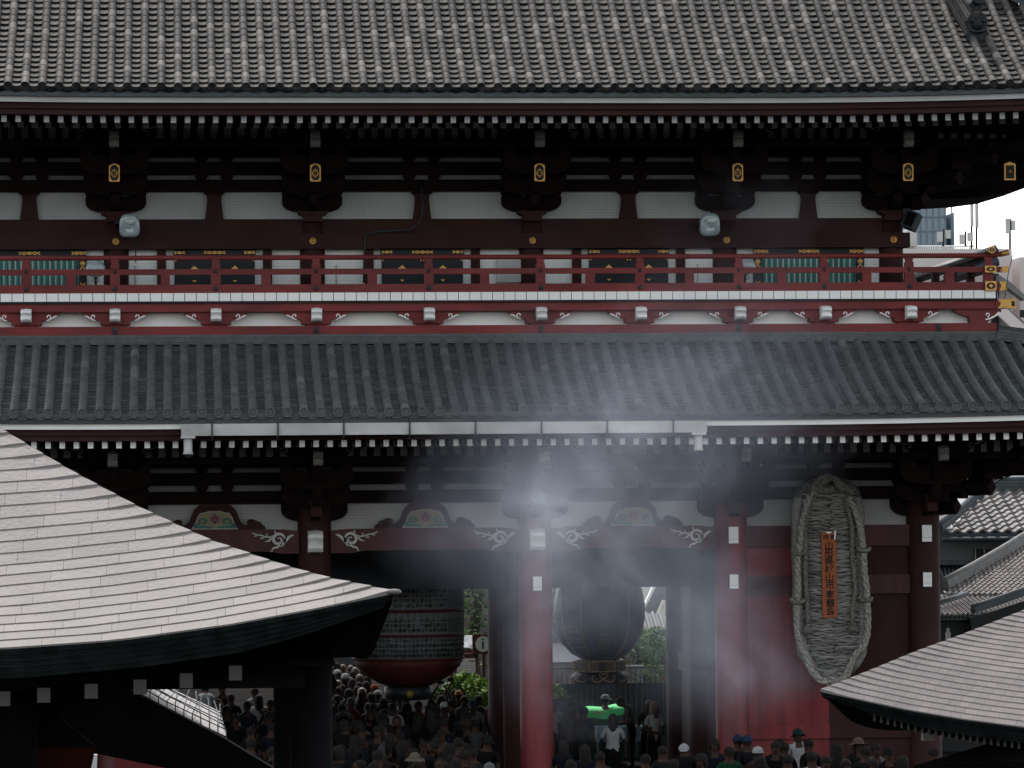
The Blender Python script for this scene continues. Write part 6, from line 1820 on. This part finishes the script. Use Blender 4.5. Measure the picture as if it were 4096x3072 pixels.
person(1780, 2880, 180, 'stand', 'short', None, 'charcoal', 'denim', 'figure in charcoal with a navy backpack in front of the lilac t-shirt', pack='navy')
# right passage
person(2299, 2831, 180, 'stand', 'short', None, 'grey', 'charcoal', 'person from behind in a plain grey t-shirt right of the lit column')
person(2328, 2827, 170, 'stand', 'cap', 'blue', 'navy', 'black', 'person in a dark blue cap beside the plain grey t-shirt', pack='charcoal')
person(2417, 2777, 95, 'stand', 'cap', 'white', 'pink', 'navy', 'person in profile with a white cap and pink shirt before the black hoarding', hgt=.95)
person(2522, 2793, -75, 'bow', 'short', None, 'charcoal', 'black', 'person in a charcoal t-shirt bending over the pale blue bin')
person(2583, 2804, -30, 'fold', 'short', None, 'black', 'black', 'brown haired person in black right of the bending one', hair='brown')
person(2606, 2813, 40, 'fold', 'long', None, 'white', 'black', 'long haired person in white next to the dark right column', hair='brown')
person(2448, 2860, 175, 'phone', 'long', None, 'white', 'black', 'long haired person in a white t-shirt photographing the lantern', phone='long haired person in the white t-shirt')
person(2281, 2802, 20, 'stand', 'short', None, 'pale_grey', 'black', 'person in a pale grey shirt partly hidden behind the grey t-shirt')
person(2222, 2800, 160, 'stand', 'short', None, 'white', 'black', 'person in white at the right edge of the lit column')
person(2746, 2981, 160, 'bow', 'backcap', 'white', 'black', 'black', 'person with a white cap bowed low in the dark foreground')
person(2650, 2988, 180, 'stand', 'short', None, 'charcoal', 'black', 'dark haired figure left of the bowed white cap')
person(2420, 3010, 180, 'stand', 'short', None, 'teal', 'black', 'figure in a dark teal top at the bottom of the right passage')
# behind the left pavilion
person(1161, 2954, 150, 'stand', 'short', None, 'grey', 'black', 'person in a grey t-shirt left of the white t-shirt, dark foreground left')
person(1231, 2966, 190, 'stand', 'short', None, 'pale_grey', 'denim', 'person in a pale t-shirt with a dark mark, dark foreground left')
person(978, 2805, 0, 'stand', 'cap', 'charcoal', 'denim', 'black', 'person in a dark cap and dull blue shirt facing the camera behind the stall')
person(823, 2745, 175, 'bow', 'short', None, 'white', 'black', 'person bending in a white top just above the netted stall roof')
person(899, 2742, 10, 'stand', 'short', None, 'black', 'black', 'person in black right of the bending white top')
person(870, 2796, -40, 'stand', 'bucket', 'beige', 'charcoal', 'black', 'person in a beige bucket hat beside the stall roof')
person(1016, 2754, 30, 'stand', 'short', None, 'white', 'black', 'person in white behind the dark pavilion column')
person(1040, 2783, 185, 'stand', 'long', None, 'white', 'black', 'long haired person in white from behind near the pavilion column')
person(1073, 2802, -20, 'phone', 'short', None, 'charcoal', 'black', 'person raising a phone to the face near the pavilion column', phone='person near the pavilion column')
person(1130, 2782, 90, 'stand', 'short', None, 'teal', 'black', 'person in teal at the left side of the pavilion column')
person(937, 2777, 180, 'stand', 'short', None, 'black', 'black', 'person in black from behind, left of the dark cap')
person(902, 2827, 0, 'stand', 'bob', None, 'black', 'black', 'person with bobbed hair in black below the beige bucket hat')
person(1012, 2909, 180, 'walk', 'short', None, 'black', 'navy', 'black figure walking in front of the dull blue shirt')
person(1090, 2895, 160, 'stand', 'short', None, 'navy', 'black', 'figure in navy right of the walking black figure')
# lower right
person(2961, 2938, 175, 'stand', 'cap', 'blue', 'black', 'black', 'person in a blue cap, left one of the two blue caps')
person(3002, 2941, 190, 'stand', 'cap', 'blue', 'charcoal', 'black', 'person in a blue cap, right one of the two blue caps')
person(3020, 2985, 160, 'stand', 'cap', 'white', 'brown', 'black', 'person in a white and black cap below the blue caps')
person(3201, 2914, 0, 'stand', 'bucket', 'teal', 'white', 'black', 'person in a teal hat and white shirt below the straw sandal')
person(3254, 2958, 200, 'stand', 'short', None, 'black', 'black', 'black haired figure right of the teal hat')
person(3418, 2952, 20, 'stand', 'sunhat', 'tan', 'charcoal', 'black', 'person in a tan wide brimmed hat left of the right pavilion')
person(3450, 2990, 180, 'stand', 'short', None, 'charcoal', 'black', 'figure in charcoal right below the tan wide brimmed hat')
person(3500, 2975, 0, 'stand', 'short', None, 'pale_grey', 'black', 'person in a pale grey t-shirt right of the tan hat')
person(3556, 2987, 0, 'stand', 'cap', 'charcoal', 'black', 'black', 'person in a charcoal cap under the right pavilion eave')
person(3723, 2993, 150, 'stand', 'short', None, 'charcoal', 'black', 'rightmost dark figure under the right pavilion')
person(2917, 2990, 170, 'stand', 'short', None, 'green', 'black', 'figure in a dark green top left of the blue caps')
person(3251, 3012, 190, 'stand', 'short', None, 'white', 'black', 'person in a white vest at the bottom below the sandal')
person(3157, 3020, 180, 'phone', 'short', None, 'teal', 'black', 'figure photographing with a phone at the bottom below the sandal', phone='figure at the bottom below the sandal')
person(3085, 2968, 0, 'stand', 'short', None, 'black', 'black', 'black figure between the white black cap and the teal hat')
person(3345, 2978, 180, 'stand', 'long', None, 'charcoal', 'black', 'long haired figure left of the tan hat')
# the packed far crowd and the dark gaps between
rg = random.Random(21)
dark = ['black', 'black', 'charcoal', 'navy', 'charcoal', 'grey', 'brown', 'denim', 'white']
spots = [(1352, 2655), (1372, 2660), (1398, 2664), (1420, 2672), (1448, 2680), (1360, 2690), (1412, 2688), (1436, 2700), (1462, 2706), (1376, 2712), (1344, 2722), (1466, 2728), (1352, 2752), (1422, 2748), (1462, 2755), (1396, 2757), (1500, 2775), (1440, 2770), (1350, 2782), (1545, 2770), (1580, 2782)]
for x, y in spots: person(x+rg.uniform(-4, 4), y, rg.uniform(-30, 30), rg.choice(('stand', 'stand', 'walk')), rg.choice(('short', 'short', 'long', 'bob')), None, rg.choice(dark), 'black', None, Z2, rg.uniform(.95, 1.04), hair=rg.choice(('black', 'black', 'brown')))
spots = []
while len(spots) < 62:
    x, y = rg.uniform(1338, 1925), rg.uniform(2800, 3066)
    if all(abs(x-a)/26+abs(y-b)/20 > 1 for a, b in spots): spots.append((x, y))
for x, y in spots: person(x, y, rg.choice((0, 180, 180, 90, -90))+rg.uniform(-40, 40), rg.choice(('stand', 'walk', 'fold', 'bow', 'stand')), rg.choice(('short', 'short', 'long', 'bob')), None, rg.choice(dark[:6]), rg.choice(('black', 'charcoal', 'navy')), None, Z1, rg.uniform(.88, 1.06), pack=rg.choice((None, None, None, 'black', 'charcoal')))
for x, y in ((2250, 2965), (2345, 2985), (2570, 3020), (2300, 3045)): person(x, y, 180+rg.uniform(-40, 40), 'stand', rg.choice(('short', 'long')), None, rg.choice(dark[:4]), 'black', None, Z4, rg.uniform(.95, 1.03))
for x, y in ((2850, 2960), (2820, 3020), (3050, 3030), (3300, 3030), (3400, 3040), (3600, 3030), (3120, 2960), (3150, 2975), (3480, 3040), (2700, 3040)): person(x, y, rg.choice((0, 180))+rg.uniform(-40, 40), 'stand', rg.choice(('short', 'bob')), None, rg.choice(dark[:4]), 'black', None, Z5, rg.uniform(.95, 1.03))
for x, y in ((950, 2860), (1060, 2850), (1150, 2860), (990, 2960), (1090, 2990), (1200, 2900), (1120, 2830), (1290, 3000)): person(x, y, rg.choice((0, 180))+rg.uniform(-40, 40), 'stand', rg.choice(('short', 'long')), None, rg.choice(dark[:4]), 'black', None, Z3, rg.uniform(.95, 1.03))
ORD = ['leftmost', 'second', 'third', 'fourth', 'fifth', 'sixth', 'seventh', 'eighth', 'ninth', 'tenth', 'eleventh', 'twelfth', 'thirteenth', 'fourteenth', 'fifteenth', 'sixteenth', 'seventeenth', 'eighteenth', 'nineteenth', 'twentieth']
byl = {}
for t, l, x in people: byl.setdefault(l, []).append((x, t))
for l, ts in byl.items():
    if len(ts) == 1: ts[0][1]['label'] = l; continue
    for k, (x, t) in enumerate(sorted(ts, key=lambda a: a[0])):
        w_ = ORD[k] if k == 0 else ORD[k]+' from left'
        t['label'] = w_+' '+l

# green cloth bundle and pale blue bin that the visitors stand round
Yg_ = 10.4
q = P(2430, 2850, Yg_)
gc = thing('covered_stall_table', (q.x, Yg_, 0), 'bright green cloth covered stall table inside the right passage', 'stall table')
GRC = M('bright_green_cloth', (.035, .55, .12), .7, .2, 3, c2=(.10, .75, .25), bump=.5, bscale=5)
mb = MB(); a, b = P(2336, 2850, Yg_), P(2500, 2836, Yg_)
rows = []
for k in range(9):
    t = k/8
    rows.append([(a.x+(b.x-a.x)*u, Yg_-.02+.75*(1-t) if t < .5 else Yg_-.02+.75*.5*0-.03*math.sin(u*11+2), a.z+(b.z-a.z)*u+(.08-.16*t*0 if t < .5 else -(t-.5)*(.26+.10*math.sin(PI*u)))+.02*math.sin(u*9)) for u in [q_/16 for q_ in range(17)]])
mb.grid(rows, 0, 0, True); mb.build('green_cloth', GRC, gc)
mb = MB(); mb.box(a.x+.02, b.x-.02, Yg_+.05, Yg_+.7, .05, a.z-.08); mb.build('table_body', M('dark_green_panel', (.01, .05, .025), .8), gc)
mb = MB(); mb.tube([(b.x, Yg_+.1, b.z-.10), (b.x+.10, Yg_+.1, b.z-.08)], [.10, .07], 10); mb.build('roll_end', GREYW, gc)
mb = MB(); c = P(2400, 2851, Yg_-.1); mb.ribbon([(c.x-.07+.05*math.cos(k*.6), c.z+.03*math.sin(k*.6)) for k in range(11)], .02, Yg_-.06, .01); mb.ribbon([(c.x+.04+.05*math.cos(k*.6), c.z+.03*math.sin(k*.6)) for k in range(11)], .02, Yg_-.06, .01); mb.build('printed_mark', M('faded_pink', (.5, .2, .16), .8), gc)
Yq = 9.7
a, b = P(2385, 2912, Yq), P(2632, 2906, Yq)
bn = thing('pale_blue_bin', ((a.x+b.x)/2, Yq, 0), 'long pale blue plastic bin with a small dark mark in the right passage', 'bin')
PBL = M('pale_blue_plastic', (.16, .27, .30), .5, .1, 3)
mb = MB(); zt_ = (a.z+b.z)/2; zb_ = P(2500, 2966, Yq).z
for (x0, x1, y0, y1) in ((a.x, b.x, Yq, Yq+.03), (a.x, b.x, Yq+.55, Yq+.58), (a.x, a.x+.03, Yq+.03, Yq+.55), (b.x-.03, b.x, Yq+.03, Yq+.55)): mb.box(x0, x1, y0, y1, zb_, zt_)
mb.box(a.x, b.x, Yq+.03, Yq+.55, zb_, zb_+.03); mb.build('tub', PBL, bn)
mb = MB()
for (x0, x1, y0, y1) in ((a.x-.03, b.x+.03, Yq-.03, Yq-.001), (a.x-.03, b.x+.03, Yq+.581, Yq+.61), (b.x+.001, b.x+.03, Yq-.0, Yq+.58)): mb.box(x0, x1, y0, y1, zt_-.03, zt_+.015)
mb.build('rim', PBL, bn)
mb = MB(); c = P(2487, 2936, Yq-.01); mb.prism([(c.x-.06, c.z), (c.x, c.z-.045), (c.x+.06, c.z), (c.x, c.z+.045)], Yq-.006, Yq-.002); add_text(mb, 'mova', .13, lambda x, y: (c.x+.27+x, Yq-.005, c.z+y)); mb.build('mark', INK, bn)
for x in (a.x+.1, b.x-.1):
    mb = MB(); mb.box(x-.04, x+.04, Yq+.1, Yq+.5, 0, zb_-.001); mb.build('leg', IRON, bn)
# ================================================================== INCENSE SMOKE
def smoke(label, blobs, Y, thick, hull_px, dens, seed, scale=.55):
    """drifting incense smoke: a closed hull filled with a cloudy scattering volume"""
    hull = [(P(a, b, Y).x, P(a, b, Y).z) for a, b in hull_px]
    cx_ = sum(h[0] for h in hull)/len(hull); cz = sum(h[1] for h in hull)/len(hull)
    mb = MB(); mb.prism(hull, Y-thick, Y+thick)
    mt = bpy.data.materials.new('smoke_%d' % seed); mt.use_nodes = True
    nt = mt.node_tree; N = nt.nodes; L = nt.links
    for n_ in list(N):
        if n_.type != 'OUTPUT_MATERIAL': N.remove(n_)
    out = [n_ for n_ in N if n_.type == 'OUTPUT_MATERIAL'][0]
    vol = N.new('ShaderNodeVolumeScatter'); vol.inputs['Color'].default_value = (.70, .78, .97, 1); vol.inputs['Anisotropy'].default_value = .25
    L.new(vol.outputs[0], out.inputs['Volume'])
    geo = N.new('ShaderNodeNewGeometry')
    def math_(op, a, b=None, c=None, clamp=False):
        n_ = N.new('ShaderNodeMath'); n_.operation = op; n_.use_clamp = clamp
        for i, v in enumerate((a, b, c)):
            if v is None: continue
            if isinstance(v, (int, float)): n_.inputs[i].default_value = v
            else: L.new(v, n_.inputs[i])
        return n_.outputs[0]
    sp = N.new('ShaderNodeSeparateXYZ'); L.new(geo.outputs['Position'], sp.inputs[0])
    tot = None
    for px, py, rx, rz, amp in blobs:
        c = P(px, py, Y); mpp = (Y-CAM.y)/F_PX
        dx = math_('MULTIPLY', math_('SUBTRACT', sp.outputs['X'], c.x), 1/(rx*mpp))
        dz = math_('MULTIPLY', math_('SUBTRACT', sp.outputs['Z'], c.z), 1/(rz*mpp))
        r2 = math_('ADD', math_('MULTIPLY', dx, dx), math_('MULTIPLY', dz, dz))
        g = math_('MULTIPLY', math_('POWER', 2.718, math_('MULTIPLY', r2, -1.0)), amp)
        tot = g if tot is None else math_('ADD', tot, g)
    dy = math_('MULTIPLY', math_('SUBTRACT', sp.outputs['Y'], Y), 1/thick)
    fy = math_('SUBTRACT', 1.0, math_('MULTIPLY', dy, dy), clamp=True)
    nz = N.new('ShaderNodeTexNoise'); nz.inputs['Scale'].default_value = scale; nz.inputs['Detail'].default_value = 7; nz.inputs['Roughness'].default_value = .58; nz.inputs['Distortion'].default_value = 2.2
    mp = N.new('ShaderNodeMapping'); mp.inputs['Location'].default_value = (seed*3.1, 0, seed*1.7); mp.inputs['Scale'].default_value = (1, .6, 1.15); L.new(geo.outputs['Position'], mp.inputs[0]); L.new(mp.outputs[0], nz.inputs['Vector'])
    mr = N.new('ShaderNodeMapRange'); L.new(nz.outputs['Fac'], mr.inputs['Value']); mr.inputs['From Min'].default_value = .30; mr.inputs['From Max'].default_value = .72; mr.inputs['To Min'].default_value = .30; mr.inputs['To Max'].default_value = 1.25
    d = math_('MULTIPLY', math_('MAXIMUM', math_('SUBTRACT', math_('MULTIPLY', math_('MULTIPLY', tot, fy), mr.outputs['Result']), .022), 0.0), dens)
    L.new(d, vol.inputs['Density'])
    o = mb.build('smoke', mt, None, origin=(cx_, Y, cz))
    return tag(o, label, 'smoke', kind='stuff')
smoke('bluish white incense smoke drifting in front of the central column', [
    (2190, 2030, 130, 140, .52), (2230, 1990, 380, 190, .32), (2150, 2430, 150, 330, .42), (2400, 2240, 320, 190, .40), (2480, 2440, 280, 170, .14), (1880, 2150, 340, 220, .18), (2780, 2450, 230, 320, .22),
    (2880, 2560, 260, 260, .24), (3060, 2690, 220, 120, .20), (2550, 1900, 460, 200, .24), (2450, 1700, 520, 230, .30), (2750, 1500, 640, 280, .22), (2330, 2850, 160, 150, .10), (3000, 1950, 300, 300, .06), (3000, 900, 480, 330, .055)],
    -18, 1.8, [(1150, 2420), (1250, 1950), (1700, 1560), (1900, 1300), (2150, 1000), (2400, 550), (2900, 250), (3550, 400), (3800, 900), (3650, 1400), (3500, 1900), (3450, 2250), (3500, 2600), (3500, 2900), (3100, 3060), (2600, 3060), (2400, 3160), (2100, 3140), (1850, 2860), (1400, 2720)], .23, 1, .6)
# ================================================================== LIGHT
w = bpy.data.worlds.new('World'); scene.world = w; w.use_nodes = True
nt = w.node_tree; bg = nt.nodes['Background']
sky = nt.nodes.new('ShaderNodeTexSky'); sky.sky_type = 'NISHITA'; sky.sun_disc = False
SUN_EL, SUN_AZ = math.radians(53), math.radians(-10)         # azimuth from +Y (behind the gate), negative = towards -X
sky.sun_elevation = SUN_EL; sky.sun_rotation = SUN_AZ
sky.air_density = 1.2; sky.dust_density = 1.0; sky.ozone_density = .6
hs = nt.nodes.new('ShaderNodeHueSaturation'); hs.inputs['Saturation'].default_value = .30; hs.inputs['Value'].default_value = 2.1; hs.inputs['Hue'].default_value = .487
nt.links.new(sky.outputs[0], hs.inputs['Color']); nt.links.new(hs.outputs[0], bg.inputs['Color'])
bg.inputs['Strength'].default_value = .15
ld = bpy.data.lights.new('sun', 'SUN'); ld.energy = 3.2; ld.angle = math.radians(.55); ld.color = (1, .93, .86)
sun = bpy.data.objects.new('sun', ld); col.objects.link(sun)
sd = Vector((math.sin(SUN_AZ)*math.cos(SUN_EL), math.cos(SUN_AZ)*math.cos(SUN_EL), math.sin(SUN_EL)))
sun.rotation_euler = (-sd).to_track_quat('-Z', 'Y').to_euler()
sun.location = (0, 40, 60)
scene.view_settings.view_transform = 'Standard'; scene.view_settings.look = 'None'
scene.view_settings.exposure = 0; scene.view_settings.gamma = 1
scene.render.engine = 'CYCLES'
cy = scene.cycles
cy.max_bounces = 5; cy.diffuse_bounces = 2; cy.glossy_bounces = 2; cy.transmission_bounces = 4; cy.transparent_max_bounces = 12; cy.volume_bounces = 1
cy.use_denoising = True
cy.sample_clamp_indirect = 3
cy.volume_step_rate = 2.0; cy.volume_max_steps = 128
